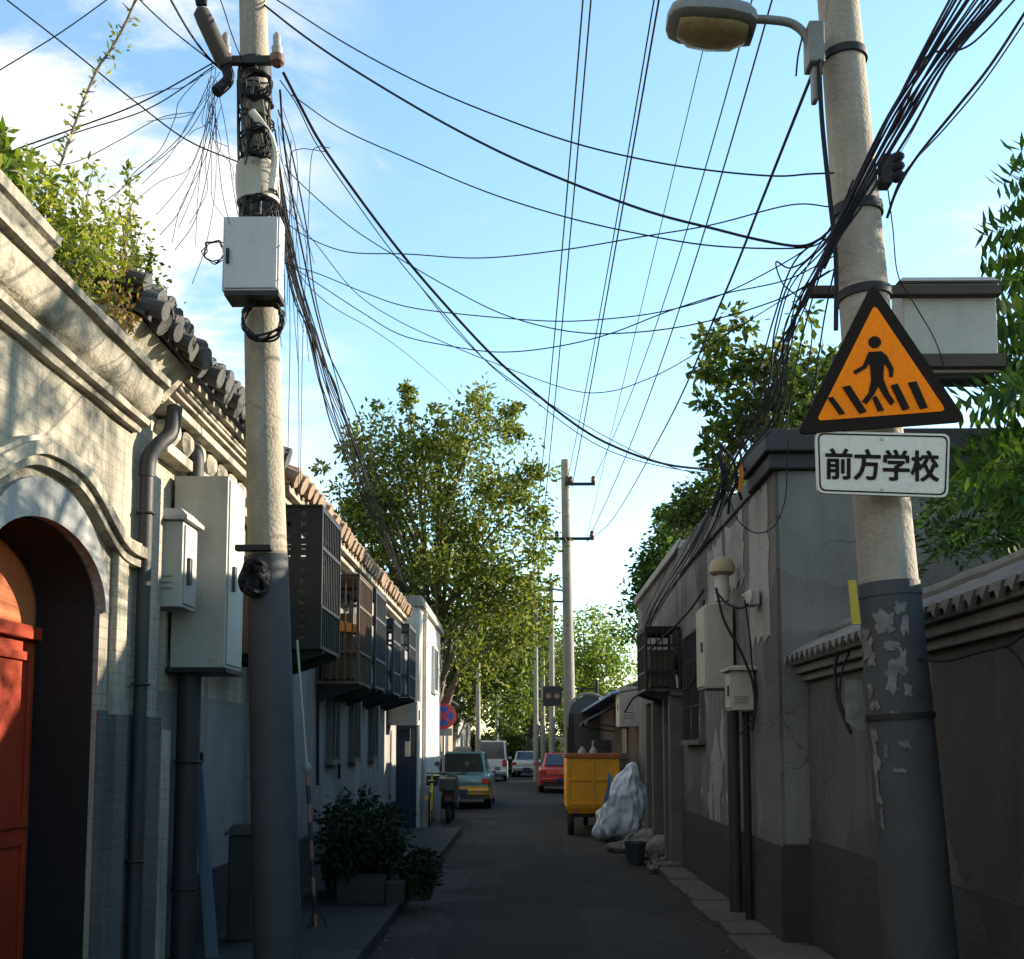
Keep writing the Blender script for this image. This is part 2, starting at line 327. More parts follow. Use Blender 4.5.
def tree(name, label, base, top, ells, nclump, nleaf, ll, m, tr=.18, bark='bark', cat='tree', group=None, keep=None, lean=(0,0), cr_=(.10,.22), nlimb=16):
    base = Vector(base); t = T(name, label, cat, base, group)
    P, D, cs = crown_points(ells, nclump, nleaf, cr_)
    if keep is not None:
        kk = np.array([keep(p) for p in P]); P = P[kk]; D = D[kk]
        cs = np.array([c for c in cs if keep(c)]) if len(cs) else cs
    leaf_mesh(P, D, rng.uniform(.75, 1.3, len(P))*ll, rng.uniform(.4, .6, len(P))*ll, 'crown', m, t)
    b = MB(); topv = Vector(top)
    mid = base.lerp(topv, .5)+Vector((lean[0], lean[1], 0))
    tp = cr([base-Vector((0,0,.15)), base+Vector((0,0,.4)), mid, topv], 8); n = len(tp)
    b.tube(tp, [tr*(1-.75*i/(n-1)) for i in range(n)], 8)
    for c in cs[:: max(1, len(cs)//max(1, nlimb))]:
        c = Vector(c); k = max(int(n*.3), min(n-2, int(n*random.uniform(.4, .85)))); s0 = tp[k]
        b.tube(cr([s0, s0.lerp(c, .5)+Vector((random.uniform(-.2,.2), random.uniform(-.2,.2), .12*(c-s0).length)), c], 5), [tr*.38*(1-i/11*.95) for i in range(11)], 5)
    b.build('trunk', M[bark], t, smooth=True); return t

# ------------------------------------------------------------------ ground
b = MB(); b.add([(-400,-400,0),(400,-400,0),(400,900,0),(-400,900,0)], [(0,1,2,3)])
o = b.build('ground', M['ground'], org=(0,0,0)); struct(o, 'bare dusty ground under the whole lane and yards')
def sheet(name, pts, z, m, label, cat='road'):
    b = MB(); b.add([(x, y, z) for x, y in pts], [tuple(range(len(pts)))]); return struct(b.build(name, m, org=(0,0,z)), label, cat)
sheet('road', [(-1.22,-12),(1.78,-12),(1.78,20),(2.6,30),(2.7,95),(-3.0,95),(-2.6,32),(-1.5,19)], .004, M['asphalt'], 'worn grey asphalt lane between the walls')
b = MB(); pe = [(-.78,-12)]
for y in np.arange(-8, 24, .8): pe.append((-.72+random.uniform(-.05,.05)+.004*y, y))
pe2 = [(.42+random.uniform(-.05,.05)+.012*y, y) for y in np.arange(23.5, -12, -.8)]
sheet('road_patch', pe+pe2, .008, M['asphalt_patch'], 'darker asphalt repair strip down the lane', 'road patch')
b = MB()
for y in np.arange(-6, 19.9, 1.0):
    b.box(-2.75, -1.34, y+.006, y+.994, 0, .1+random.uniform(-.004,.004))
    b.box(-1.335, -1.2, y+.004, y+.996, 0, .115)
struct(b.build('pavement', M['paving'], bevel=.012, org=(-2,0,0)), 'narrow concrete pavement along the foot of the left walls', 'pavement')
b = MB()
for y in np.arange(-4, 22, .62):
    b.box(1.72+random.uniform(-.03,.02), 2.28, y+.008, y+.61, 0, .05+random.uniform(-.012,.02))
struct(b.build('gutter_strip', M['gutter'], bevel=.015, org=(2,0,0)), 'uneven concrete strip along the foot of the right walls', 'gutter')

# ------------------------------------------------------------------ gatehouse (near left)
gh = T('gatehouse', 'sunlit whitewashed brick gatehouse wall with an arched red doorway', 'building', (-2.7, 4.5, 0))
XW = -2.5; YC, HA, SZ, RA = 5.40, .70, 2.40, .385
ztop = 3.72
b = MB()                          # wall with arched opening, in the YZ plane, 0.4 thick
def wslab(y0, y1, z0, z1): b.box(XW-.40, XW, y0, y1, z0, z1)
wslab(-1.5, YC-HA, 0, ztop); wslab(YC+HA, 6.98, 0, ztop)
arc = [(YC+HA*math.cos(a), SZ+RA*math.sin(a)) for a in np.linspace(0, math.pi, 25)]
poly = arc+[(YC-HA, ztop), (YC+HA, ztop)]
for i in range(24):
    (ya, za), (yb, zb) = arc[i], arc[i+1]
    b.prism([(XW, ya, za), (XW, yb, zb), (XW, yb, ztop), (XW, ya, ztop)], (-.40, 0, 0))
b.build('wall', M['gate_brick'], gh)
b = MB(); b.box(XW-.30, XW+.018, YC+HA+.001, 6.23, 0, 1.82); b.box(XW-.30, XW+.018, -1.5, YC-HA-.001, 0, 1.82); b.box(XW-.02, XW+.068, 6.225, 6.405, 0, 1.80); b.box(XW-.02, XW+.078, 6.725, 6.975, 0, 1.80); b.box(XW-.02, XW+.016, 6.41, 6.72, 0, 1.81)
b.build('dark_lower_brick', M['grey_brick'], gh)  # darker grey brick skin over the lower part of the wall
b = MB()                          # recess shade put into the near-black colour of this lining inside the arch
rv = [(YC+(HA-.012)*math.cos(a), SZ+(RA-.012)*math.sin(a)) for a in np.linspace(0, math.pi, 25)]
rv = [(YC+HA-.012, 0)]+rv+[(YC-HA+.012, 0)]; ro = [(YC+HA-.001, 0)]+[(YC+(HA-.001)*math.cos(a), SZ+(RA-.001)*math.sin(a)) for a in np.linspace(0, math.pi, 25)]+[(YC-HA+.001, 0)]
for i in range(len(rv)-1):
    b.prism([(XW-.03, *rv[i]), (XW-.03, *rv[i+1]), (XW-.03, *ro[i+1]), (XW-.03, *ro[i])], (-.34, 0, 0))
b.build('doorway_shade_lining', M['shade_lining'], gh)
def arcband(r0, r1, x0, x1, y_ext=0, n=28):
    bb = MB()
    for i in range(n):
        a, c = math.pi*i/n, math.pi*(i+1)/n
        p = [(YC+(HA+r*.22)*math.cos(t), SZ+(RA+r)*math.sin(t)) for r, t in ((r0, a), (r1, a), (r1, c), (r0, c))]
        bb.prism([(x0, *q) for q in p], (x1-x0, 0, 0))
    return bb
arcband(.0, .21, XW, XW+.035).build('arch_band', M['white_band'], gh)
hood = [(5.40,3.115),(5.59,3.105),(5.74,3.07),(5.90,3.0),(6.06,2.915),(6.22,2.845),(6.38,2.815),(6.66,2.82)]
hood = [(2*YC-y, z) for y, z in hood[:0:-1]]+hood
hs = [Vector((0, y, z)) for y, z in hood]; hs = cr(hs, 4)
b = MB()
for (d0, d1, ox) in ((-.02, .05, .10), (-.075, -.02, .065), (.05, .075, .07)):
    for i in range(len(hs)-1):
        p, q = hs[i], hs[i+1]
        b.prism([(XW, p.y, p.z+d0), (XW, q.y, q.z+d0), (XW, q.y, q.z+d1), (XW, p.y, p.z+d1)], (ox, 0, 0))
b.build('arch_hood', M['gate_trim'], gh)
b = MB()                          # cornice: two mouldings with a smooth rounded band between, one swept profile
def band(bb, x1, y0, y1, z0, z1, xw=XW): bb.box(xw, x1, y0, y1, z0, z1)
def sweep(bb, prof, y0, y1, n=14):
    ys = np.linspace(y0, y1, n+1); secs = [[(x+random.uniform(-.004,.004), y, z+random.uniform(-.006,.006)) for x, z in prof] for y in ys]; bb.loft(secs)
rnd = [(XW+.055+.13*math.sin(a)**1.2, 3.70+.17*(1-math.cos(a))) for a in np.linspace(.15, math.pi/2, 9)]
sweep(b, [(XW-.3, 3.60), (XW+.05, 3.60), (XW+.06, 3.635), (XW+.105, 3.645), (XW+.11, 3.685), (XW+.06, 3.70)]+rnd+[(XW+.19, 3.885), (XW+.235, 3.892), (XW+.24, 3.935), (XW+.05, 3.95), (XW-.3, 3.95)], -1.5, 6.52, 26)
b.build('cornice', M['gate_trim'], gh, smooth=True)
b = MB()
rnd = [(XW+.05+.12*math.sin(a), 3.955+.10*(1-math.cos(a))) for a in np.linspace(.1, math.pi/2, 7)]
sweep(b, [(XW-.5, 3.953)]+rnd+[(XW+.17, 4.06), (XW+.20, 4.07), (XW+.205, 4.12), (XW+.1, 4.14), (XW-.5, 4.14)], -1.5, 4.98, 16)
b.build('parapet', M['gate_trim'], gh, smooth=True)
b = MB(); b.box(-5.5, XW-.42, -1.5, 6.98, 3.55, 3.8); b.box(-5.5, -5.2, -1.5, 6.98, 0, 3.55); b.box(-5.2, XW-.42, 6.9, 6.98, 0, 3.55)
b.build('roof', M['dark_coping'], gh)
b = MB()                          # buttress strips either side of the downpipe
b.box(XW, XW+.05, 6.24, 6.40, 0, 2.80); b.box(XW, XW+.06, 6.74, 6.95, 0, 3.40); b.box(XW+.0, XW+.085, 7.0, 7.16, 0, 1.72)
b.build('pilaster', M['gate_brick'], gh, bevel=.008)
b = MB(); px = XW+.07
b.tube([(px, 6.60, 0), (px, 6.60, 3.36)], .043, 10)
b.tube(cr([(px, 6.60, 3.34), (px+.01, 6.60, 3.46), (px+.06, 6.63, 3.56), (px+.11, 6.70, 3.66), (px+.12, 6.74, 3.84)], 5), .05, 10)
for z in (.9, 2.0, 3.1): b.torus((px, 6.60, z), (0,0,1), .052, .008, 16, 6)
b.build('downpipe', M['pipe_grey'], gh, smooth=True)
XD = -2.88                        # the red door in the recess
b = MB(); b.box(XD-.07, XD, YC-.82, YC+.82, .12, 2.22)
dr = b.build('door', M['red_door'], gh, bevel=.004)
b = MB()
for y0 in (YC-.69, YC+.015):
    for z0, z1 in ((.25, 1.05), (1.15, 2.1)):
        for yy, zz, w, h in ((y0+.345, z0, .60, .05), (y0+.345, z1, .60, .05)): b.box(XD, XD+.022, yy-w/2, yy+w/2, zz, zz+h)
        for yy in (y0+.03, y0+.60): b.box(XD, XD+.021, yy, yy+.05, z0, z1)
b.build('door_moulding', M['red_door'], dr, bevel=.004)
b = MB(); b.torus((XD+.03, YC+.12, 1.15), (0, 1, 0), .05, .008, 16, 6); b.lathe((XD, YC+.12, 1.2), [(.04, 0), (.035, .02), (.012, .03)], 12, (1,0,0))
b.build('handle', M['galv'], dr, smooth=True)
b = MB(); b.box(XD-.06, XD+.05, YC-.82, YC+.82, 2.222, 2.30); b.build('door_rail', M['red_door'], gh, bevel=.006)
b = MB(); b.box(XD-.07, XD-.005, YC-.82, YC+.82, 2.302, 3.3); b.build('transom_panel', M['sunlit_red_panel'], gh)
b = MB(); b.box(-3.1, XW-.1, YC-HA, YC+HA, 0, .12); b.build('doorstep', M['stone'], gh, bevel=.01)

# ------------------------------------------------------------------ roof-tile house behind the gatehouse
def tile_row(bb, x0, z0, x1, z1, y0, y1, pitch, r, seglen=.19, jit=.012):
    y = y0; n = int(math.hypot(x1-x0, z1-z0)/seglen)
    while y < y1:
        for k in range(n):
            a, c = k/n, (k+1.12)/n; jx = random.uniform(-jit, jit); jz = random.uniform(-jit, jit)
            p = Vector((x0+(x1-x0)*a, y+jx, z0+(z1-z0)*a+.02+jz)); q = Vector((x0+(x1-x0)*c, y+jx, z0+(z1-z0)*c+jz))
            v = []; sgn = 8
            for pt, rr in ((p, r*1.12), (q, r*.9)):
                for s_ in (1., .74):
                    v += [pt+Vector((0, rr*s_*math.cos(math.pi*i/sgn), rr*s_*math.sin(math.pi*i/sgn))) for i in range(sgn+1)]
            m_ = sgn+1; f = []
            for i in range(sgn):
                f += [(i, i+1, 2*m_+i+1, 2*m_+i), (m_+i+1, m_+i, 3*m_+i, 3*m_+i+1), (i+1, i, m_+i, m_+i+1), (2*m_+i, 2*m_+i+1, 3*m_+i+1, 3*m_+i)]
            bb.add(v, f)
        y += pitch
h1 = T('tiled_house', 'narrow pale house with dark clay roof tiles above a shaded lower wall', 'house', (-3.0, 8.3, 0))
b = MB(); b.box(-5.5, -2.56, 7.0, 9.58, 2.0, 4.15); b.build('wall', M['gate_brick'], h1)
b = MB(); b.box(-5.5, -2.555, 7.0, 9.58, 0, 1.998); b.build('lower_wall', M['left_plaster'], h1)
b = MB(); band(b, -2.44, 7.0, 9.58, 3.62, 3.70, -2.56); band(b, -2.38, 7.0, 9.58, 3.90, 3.96, -2.56)
for k in range(9): b.lathe((-2.56, 7.16+.29*k, 3.80), [(.10, 0), (.095, .10), (.05, .14)], 12, (1, 0, 0))
for k in range(5):
    a = math.pi/2*k/4; b.box(-2.6, -2.5+.15*math.sin(a), 7.0, 9.58, 3.962+.03*k, 3.962+.03*(k+1)-.001)
b.box(-2.62, -2.30, 7.0, 9.58, 4.114, 4.165)
b.build('cornice', M['gate_trim'], h1, bevel=.008)
b = MB(); b.prism([(-2.47, 6.03, 3.96), (-2.30, 6.03, 4.165), (-4.2, 6.03, 5.08), (-4.2, 6.03, 3.96)], (0, .96, 0)); b.build('gable', M['gate_trim'], h1)
b = MB(); b.prism([(-2.26, 6.02, 4.167), (-2.26, 6.02, 4.21), (-4.2, 6.02, 5.15), (-4.2, 6.02, 5.1)], (0, 3.54, 0))
tile_row(b, -2.19, 4.24, -4.15, 5.2, 6.1, 9.55, .16, .07)
for row, (xx, zz) in enumerate(((-2.17, 4.20), (-2.20, 4.29), (-2.25, 4.37))):
    y = 6.05+.08*(row % 2)
    while y < 9.55:
        rr = random.uniform(.055, .078); q = random.uniform(-.04, .04); b.tube([(xx+random.uniform(-.04,.04), y, zz+q*.5), (xx-.13, y+q*.3, zz+.05)], [rr, rr*.8], 10); y += .16+random.uniform(-.03,.03)
b.build('roof', M['tile'], h1)
b = MB(); b.box(-2.56, -2.53, 7.75, 9.58, 0, .62); b.build('dado', M['dado'], h1)

h2 = T('courtyard_house', 'long grey plastered house on the left with a row of caged air conditioners', 'house', (-3.4, 14, 0))
b = MB(); b.box(-6, -2.4, 9.6, 19.6, 0, 4.05); b.build('wall', M['left_plaster'], h2)
b = MB(); b.box(-2.4, -2.375, 9.62, 19.6, 0, .60); b.box(-2.4, -2.36, 9.62, 19.6, .602, .64); b.build('dado', M['dado'], h2)
b = MB(); b.box(-2.6, -2.27, 9.62, 19.6, 3.92, 3.985); b.box(-2.6, -2.20, 9.62, 19.6, 3.987, 4.06); b.build('cornice', M['gate_trim'], h2, bevel=.008)
b = MB(); b.prism([(-2.2, 9.62, 4.062), (-2.2, 9.62, 4.10), (-4.2, 9.62, 5.0), (-4.2, 9.62, 4.95)], (0, 9.98, 0))
tile_row(b, -2.13, 4.13, -4.1, 5.02, 9.75, 19.5, .24, .085, .3)
y = 9.7
while y < 19.5:
    rr = random.uniform(.075, .1); b.tube([(-2.12+random.uniform(-.03,.03), y, 4.12), (-2.4, y, 4.24)], [rr, rr*.85], 8); y += .24+random.uniform(-.03,.03)
b.build('roof', M['red_tile'], h2)
for y in (12.95, 14.6, 16.4):
    b = MB(); b.box(-2.42, -2.36, y-.28, y+.28, 1.5, 2.6); w = b.build('window', M['glass_dark'], h2)
    b = MB()
    for yy in (y-.3, y-.02, y+.26): b.box(-2.40, -2.33, yy, yy+.04, 1.46, 2.64)
    b.box(-2.40, -2.33, y-.3, y+.3, 2.642, 2.69); b.box(-2.40, -2.31, y-.33, y+.33, 1.40, 1.458); b.build('frame', M['timber'], w)

h3 = T('white_house', 'flat roofed white rendered house in full sun past the air conditioners', 'house', (-3.2, 22.3, 0))
b = MB(); b.box(-6.5, -2.02, 20.0, 24.9, 0, 4.30); b.build('wall', M['white_wall'], h3)
b = MB(); b.box(-6.6, -1.94, 19.93, 24.97, 4.302, 4.40); b.box(-6.55, -1.98, 19.96, 24.93, 4.402, 4.52); b.build('parapet', M['pale_plaster'], h3, bevel=.01)
b = MB(); b.box(-2.04, -1.985, 22.6, 23.5, 2.9, 3.7); w = b.build('window', M['glass_dark'], h3)
b = MB(); b.box(-2.03, -1.95, 22.55, 22.6, 2.85, 3.75); b.box(-2.03, -1.95, 23.5, 23.55, 2.85, 3.75); b.box(-2.03, -1.93, 22.5, 23.6, 2.78, 2.848); b.box(-2.03, -1.95, 22.55, 23.55, 3.752, 3.80); b.box(-2.03, -1.96, 23.03, 23.07, 2.85, 3.75); b.build('frame', M['white_box'], w)
b = MB(); b.box(-3.0, -2.06, 19.96, 20.02, .1, 2.05); d = b.build('door', M['notice_navy'], h3, bevel=.01)  # added dark panel standing in for shade on the end wall
b = MB(); b.box(-2.98, -2.08, 19.945, 19.958, 1.45, 1.95); b.build('shade_panel', M['dark_plastic'], d)
b = MB(); b.box(-2.3, -2.12, 19.98, 20.02, 3.55, 3.9); b.build('window', M['glass_dark'], h3)
b = MB(); b.box(-2.03, -1.985, 20.3, 24.9, 0, .8); b.build('dado', M['left_plaster'], h3)
b = MB(); b.tube([(-1.97, 20.6, 0), (-1.97, 20.6, 4.25)], .045, 8); b.build('downpipe', M['pipe_white'], h3, smooth=True)

def block(name, label, x0, x1, y0, y1, h, m, roofm=None, wins=(), side=1, cat='house', pitched=0):
    t = T(name, label, cat, ((x0+x1)/2, (y0+y1)/2, 0))
    b = MB(); b.box(x0, x1, y0, y1, 0, h); b.build('wall', M[m], t)
    b = MB()
    if pitched:
        b.prism([(x0-.25, y0-.15, h+.002), (x1+.25, y0-.15, h+.002), ((x0+x1)/2, y0-.15, h+pitched)], (0, y1-y0+.3, 0))
        e = x1+.25 if side > 0 else x0-.25
        tile_row(b, e+.04*side, h+.06, (x0+x1)/2, h+pitched, y0, y1, .3, .09, .5)
    else:
        b.box(x0-.06, x1+.06, y0-.06, y1+.06, h+.002, h+.14)
    b.build('roof', M[roofm or 'dark_coping'], t)
    xf = x1 if side > 0 else x0
    for (y, z, w_, h_) in wins:
        b = MB(); b.box(xf-.02, xf+.02, y-w_/2, y+w_/2, z, z+h_); w = b.build('window', M['glass_dark'], t)
        b = MB()
        for yy in (y-w_/2-.05, y-.025, y+w_/2): b.box(xf-.03, xf+.05, yy, yy+.05, z-.05, z+h_+.05)
        b.box(xf-.03, xf+.07, y-w_/2-.08, y+w_/2+.08, z-.11, z-.052); b.box(xf-.03, xf+.05, y-w_/2-.05, y+w_/2+.05, z+h_+.052, z+h_+.1); b.build('frame', M['white_box'], w)
    return t
block('brick_house', 'low reddish brick house between the white house and the far trees', -7, -3.0, 25.2, 33, 3.2, 'brick_red', 'tile', ((27, 1.2, 1, 1.1), (30, 1.2, 1, 1.1)), 1, pitched=1.0)
block('beige_house', 'low beige house behind the taxi and van', -8, -3.3, 33.4, 48, 3.4, 'beige_wall', 'tile', ((36, 1.2, 1.2, 1.2), (40, 1.2, 1.2, 1.2), (44, 1.2, 1.2, 1.2)), 1, pitched=1.0)
block('grey_house', 'distant grey house half hidden on the left of the lane end', -9, -3.6, 50, 70, 3.3, 'left_plaster', 'tile', ((54, 1.2, 1.2, 1.2), (60, 1.2, 1.2, 1.2)), 1, pitched=1.1)
block('end_house', 'low pale house closing the far end of the lane', -9, 9, 97, 104, 2.6, 'beige_wall', 'tile', (), 1)
# ------------------------------------------------------------------ right side buildings
XR = 2.1
r1 = T('plastered_house', 'grey plastered house with peeling white paint and dark flat parapet behind the school sign', 'house', (4.5, 11, 0))
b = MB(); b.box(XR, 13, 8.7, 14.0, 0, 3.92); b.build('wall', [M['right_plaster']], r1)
b = MB(); b.box(XR-.002+.03, 13, 8.672, 8.698, .0, 3.915); b.build('front_render', M['right_front'], r1)
b = MB(); b.box(XR-.06, 13.1, 8.60, 9.5, 3.922, 4.05); b.box(XR-.11, 13.1, 8.53, 9.5, 4.052, 4.24); b.build('parapet', M['dark_coping'], r1, bevel=.015)
b = MB(); b.box(XR-.03, 13.1, 9.52, 10.9, 3.922, 4.08); b.box(XR-.04, 13.1, 10.92, 14.0, 3.922, 4.26); b.build('parapet', M['right_plaster'], r1, bevel=.015)
for y0, y1, z0, z1 in ((8.95, 9.72, 2.55, 3.90), (9.95, 10.85, 3.2, 3.9), (11.0, 11.95, 3.05, 3.85)):
    ring = []
    for (ya, za), (yb, zb) in (((y0, z0), (y1, z0)), ((y1, z0), (y1, z1)), ((y1, z1), (y0, z1)), ((y0, z1), (y0, z0))):
        for q in range(9): ring.append((XR-.003, ya+(yb-ya)*q/9+random.uniform(-.045,.045), min(3.91, za+(zb-za)*q/9+random.uniform(-.07,.07))))
    b = MB(); b.prism(ring, (-.004, 0, 0)); b.build('pale_render_patch', M['pale_plaster'], r1)
b = MB(); b.box(XR-.025, XR, 8.66, 13.98, 0, .80); b.box(XR, 5, 8.645, 8.67, 0, .82); b.build('dado', M['dado'], r1)
b = MB(); b.box(XR-.01, XR+.05, 12.35, 13.5, 1.75, 2.95); w = b.build('window', M['glass_dark'], r1)
b = MB()
for y in (12.3, 12.9, 13.5): b.box(XR-.05, XR+.02, y, y+.05, 1.7, 3.0)
b.box(XR-.05, XR+.02, 12.3, 13.55, 3.002, 3.06); b.box(XR-.09, XR+.02, 12.25, 13.6, 1.64, 1.698); b.build('frame', M['timber'], w)
b = MB()
for k in range(9): b.tube([(XR-.07, 12.4+.14*k, 1.7), (XR-.07, 12.4+.14*k, 3.0)], .009, 6)
b.tube([(XR-.07, 12.3, 2.1), (XR-.07, 13.6, 2.1)], .009, 6); b.tube([(XR-.07, 12.3, 2.65), (XR-.07, 13.6, 2.65)], .009, 6); b.build('window_bars', M['steel_dark'], w)

for k, (yc, zc, w_, h_) in enumerate(((11.6, 1.25, .30, .95), (12.0, .95, .14, .5), (11.2, 1.7, .12, .6), (10.1, 1.5, .10, .7))):
    ring = [(XR-.004, yc+w_*math.cos(t)*(1+.35*math.sin(3*t+k)+random.uniform(-.2,.2)), zc+h_*.5*math.sin(t)*(1+.2*math.sin(5*t)+random.uniform(-.2,.2))) for t in np.linspace(0, 2*math.pi, 33)[:-1]]
    b = MB(); b.prism(ring, (.003, 0, 0)); b.build('peeling_paint', M['pale_plaster'], r1)
r2 = T('doorway_house', 'taller grey house on the right with dark timber door posts under a caged air conditioner', 'house', (4.5, 17, 0))
b = MB(); b.box(XR+.02, 9, 14.02, 19.6, 0, 4.28); b.build('wall', M['right_plaster'], r2)
b = MB(); b.box(XR-.05, 9.05, 14.02, 19.65, 4.282, 4.40); b.build('parapet', M['pale_plaster'], r2, bevel=.015)
b = MB(); b.box(XR-.01, XR+.02, 14.9, 16.0, .05, 2.1); d = b.build('door', M['wood_dark'], r2)
b = MB(); b.lathe((XR-.01, 15.15, 1.05), [(.03, 0), (.03, .02), (.012, .05)], 10, (-1,0,0)); b.build('handle', M['galv'], d)
for y in (14.15, 14.72, 16.05, 16.9):
    b = MB(); b.box(XR-.16, XR+.02, y, y+.16, 0, 2.3); b.build('door_post', M['timber'], r2, bevel=.01)
b = MB(); b.box(XR-.14, XR+.02, 14.1, 17.1, 2.302, 2.36); b.build('lintel', M['timber'], r2)

r3 = T('blue_roof_shed', 'low dark shed with a blue sheet lean to roof beyond the yellow cart', 'shed', (3.6, 24, 0))
b = MB(); b.box(2.15, 7, 19.7, 31, 0, 2.75); b.build('wall', M['wood_dark'], r3)
b = MB()
for k in range(38):
    y = 19.75+.3*k; b.prism([(1.62, y, 2.62), (1.62, y+.15, 2.66), (1.62, y+.3, 2.62), (1.62, y+.3, 2.60), (1.62, y, 2.60)], (5.5, 0, 1.0))
b.build('roof', M['blue_roof'], r3)
b = MB(); b.box(2.12, 2.16, 22, 23, .1, 2.1); b.build('door', M['dark_plastic'], r3)
for k, (x, y, w_, h_, lb) in enumerate(((1.95, 22.2, .5, 1.5, 'dark tall crate stack against the blue roofed shed'), (1.9, 24.4, .55, 1.0, 'dark low crate by the blue roofed shed'), (1.95, 26.6, .5, 1.8, 'tall dark cupboard by the blue roofed shed near the arched gateway'))):
    t = T('crate', lb, 'crate', (x, y, 0)); n = max(2, int(h_/.5))
    for q in range(n):
        z0 = h_*q/n+.004; j = random.uniform(-.03,.03); b = MB()
        for zz in (z0, z0+h_/n*.36, z0+h_/n*.70): b.box(x-w_/2+j, x+w_/2+j, y-w_/2, y+w_/2, zz, zz+h_/n*.26)
        b.box(x-w_/2+j+.03, x+w_/2+j-.03, y-w_/2+.03, y+w_/2-.03, z0, z0+h_/n-.01); b.build('slatted_box', M[('wood_dark','dark_plastic','timber')[(q+k)%3]], t, bevel=.006)
t = T('awning', 'sagging dark fabric awning over the shed front beyond the white tarpaulin', 'awning', (1.7, 23.5, 2.3))
b = MB(); b.loft([[(2.14, y, 2.58), (1.75, y, 2.42+.03*math.sin(y*2)), (1.30, y, 2.15+.04*math.sin(y*3)), (1.30, y, 2.12+.04*math.sin(y*3)), (1.75, y, 2.39+.03*math.sin(y*2)), (2.14, y, 2.55)] for y in np.linspace(21.8, 25.6, 14)]); b.build('fabric', M['black_rubber'], t, smooth=True)
for y in (21.85, 25.55):
    b = MB(); b.tube([(2.14, y, 2.0), (1.31, y, 2.12)], .015, 6); b.build('strut', M['steel_dark'], t)
# arched canopy in front of a gateway
r4 = T('arched_gateway', 'dark gateway with a pale arched rim over it beyond the yellow cart', 'gateway', (1.95, 30.5, 0))
b = MB(); b.box(1.22, 1.40, 30.4, 30.7, 0, 2.6); b.box(2.30, 2.5, 30.4, 30.7, 0, 2.6); b.build('gate_post', M['stone'], r4, bevel=.01)
pts = [(1.85+.62*math.cos(a), 30.38, 2.55+.62*math.sin(a)) for a in np.linspace(0, math.pi, 18)]
pts = [(2.47, 30.38, 1.3)]+pts+[(1.23, 30.38, 2.2)]
b = MB(); b.tube(pts, .035, 8); b.build('arch_rim', M['pale_rim'], r4, smooth=True)
b = MB(); b.prism([(1.85+.57*math.cos(a), 30.45, 2.55+.57*math.sin(a)) for a in np.linspace(0, math.pi, 18)]+[(1.28, 30.45, .1), (2.42, 30.45, .1)], (0, .12, 0)); b.build('gate_panel', M['dark_plastic'], r4)
block('lane_house', 'dark tiled house set back on the right beyond the blue roofed shed', 3.2, 9, 33, 52, 3.3, 'right_plaster', 'tile', ((36, 1.2, 1, 1.1), (42, 1.2, 1, 1.1)), -1, pitched=1.2)
block('far_house', 'grey far house on the right near the end of the lane', 3.6, 10, 55, 80, 3.4, 'beige_wall', 'tile', ((60, 1.2, 1, 1.1),), -1, pitched=1.2)

# ------------------------------------------------------------------ near right courtyard wall with tiled coping
nw = T('courtyard_wall', 'brown grey courtyard wall with dark base and scalloped tile coping behind the sign post', 'wall', (2.5, 4.5, 0))
XN = 2.32
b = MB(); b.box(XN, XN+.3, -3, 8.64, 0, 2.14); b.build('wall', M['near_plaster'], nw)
b = MB(); b.box(XN-.02, XN, -3, 8.64, 0, .87); b.build('dado', M['dado'], nw)
b = MB(); b.box(XN-.05, XN+.35, -3, 8.63, 2.142, 2.20); b.box(XN-.10, XN+.40, -3, 8.63, 2.202, 2.265)
b.box(XN-.15, XN+.45, -3, 8.63, 2.267, 2.31); b.build('cornice', M['coping'], nw, bevel=.01)
b = MB(); ys = np.linspace(-3, 8.62, 60)
b.loft([[(XN-.19+random.uniform(-.006,.006), y, 2.313), (XN-.19, y, 2.345+random.uniform(-.004,.004)), (XN-.05, y, 2.435+random.uniform(-.006,.006)), (XN+.10, y, 2.505+random.uniform(-.008,.008)), (XN+.20, y, 2.505), (XN+.5, y, 2.345), (XN+.5, y, 2.313)] for y in ys])
y = -2.95
while y < 8.6:
    w_ = random.uniform(.05, .062); b.prism([(XN-.205, y-w_, 2.345), (XN-.205, y, 2.272+random.uniform(-.008,.012)), (XN-.205, y+w_, 2.345)], (.03, 0, 0)); y += .15+random.uniform(-.012,.012)
b.loft([[(XN+.15+.055*math.cos(t), y, 2.53+.05*math.sin(t)+.004*math.sin(y*9)) for t in np.linspace(0, 2*math.pi, 11)[:-1]] for y in ys])
b.build('tile_coping', M['coping'], nw)

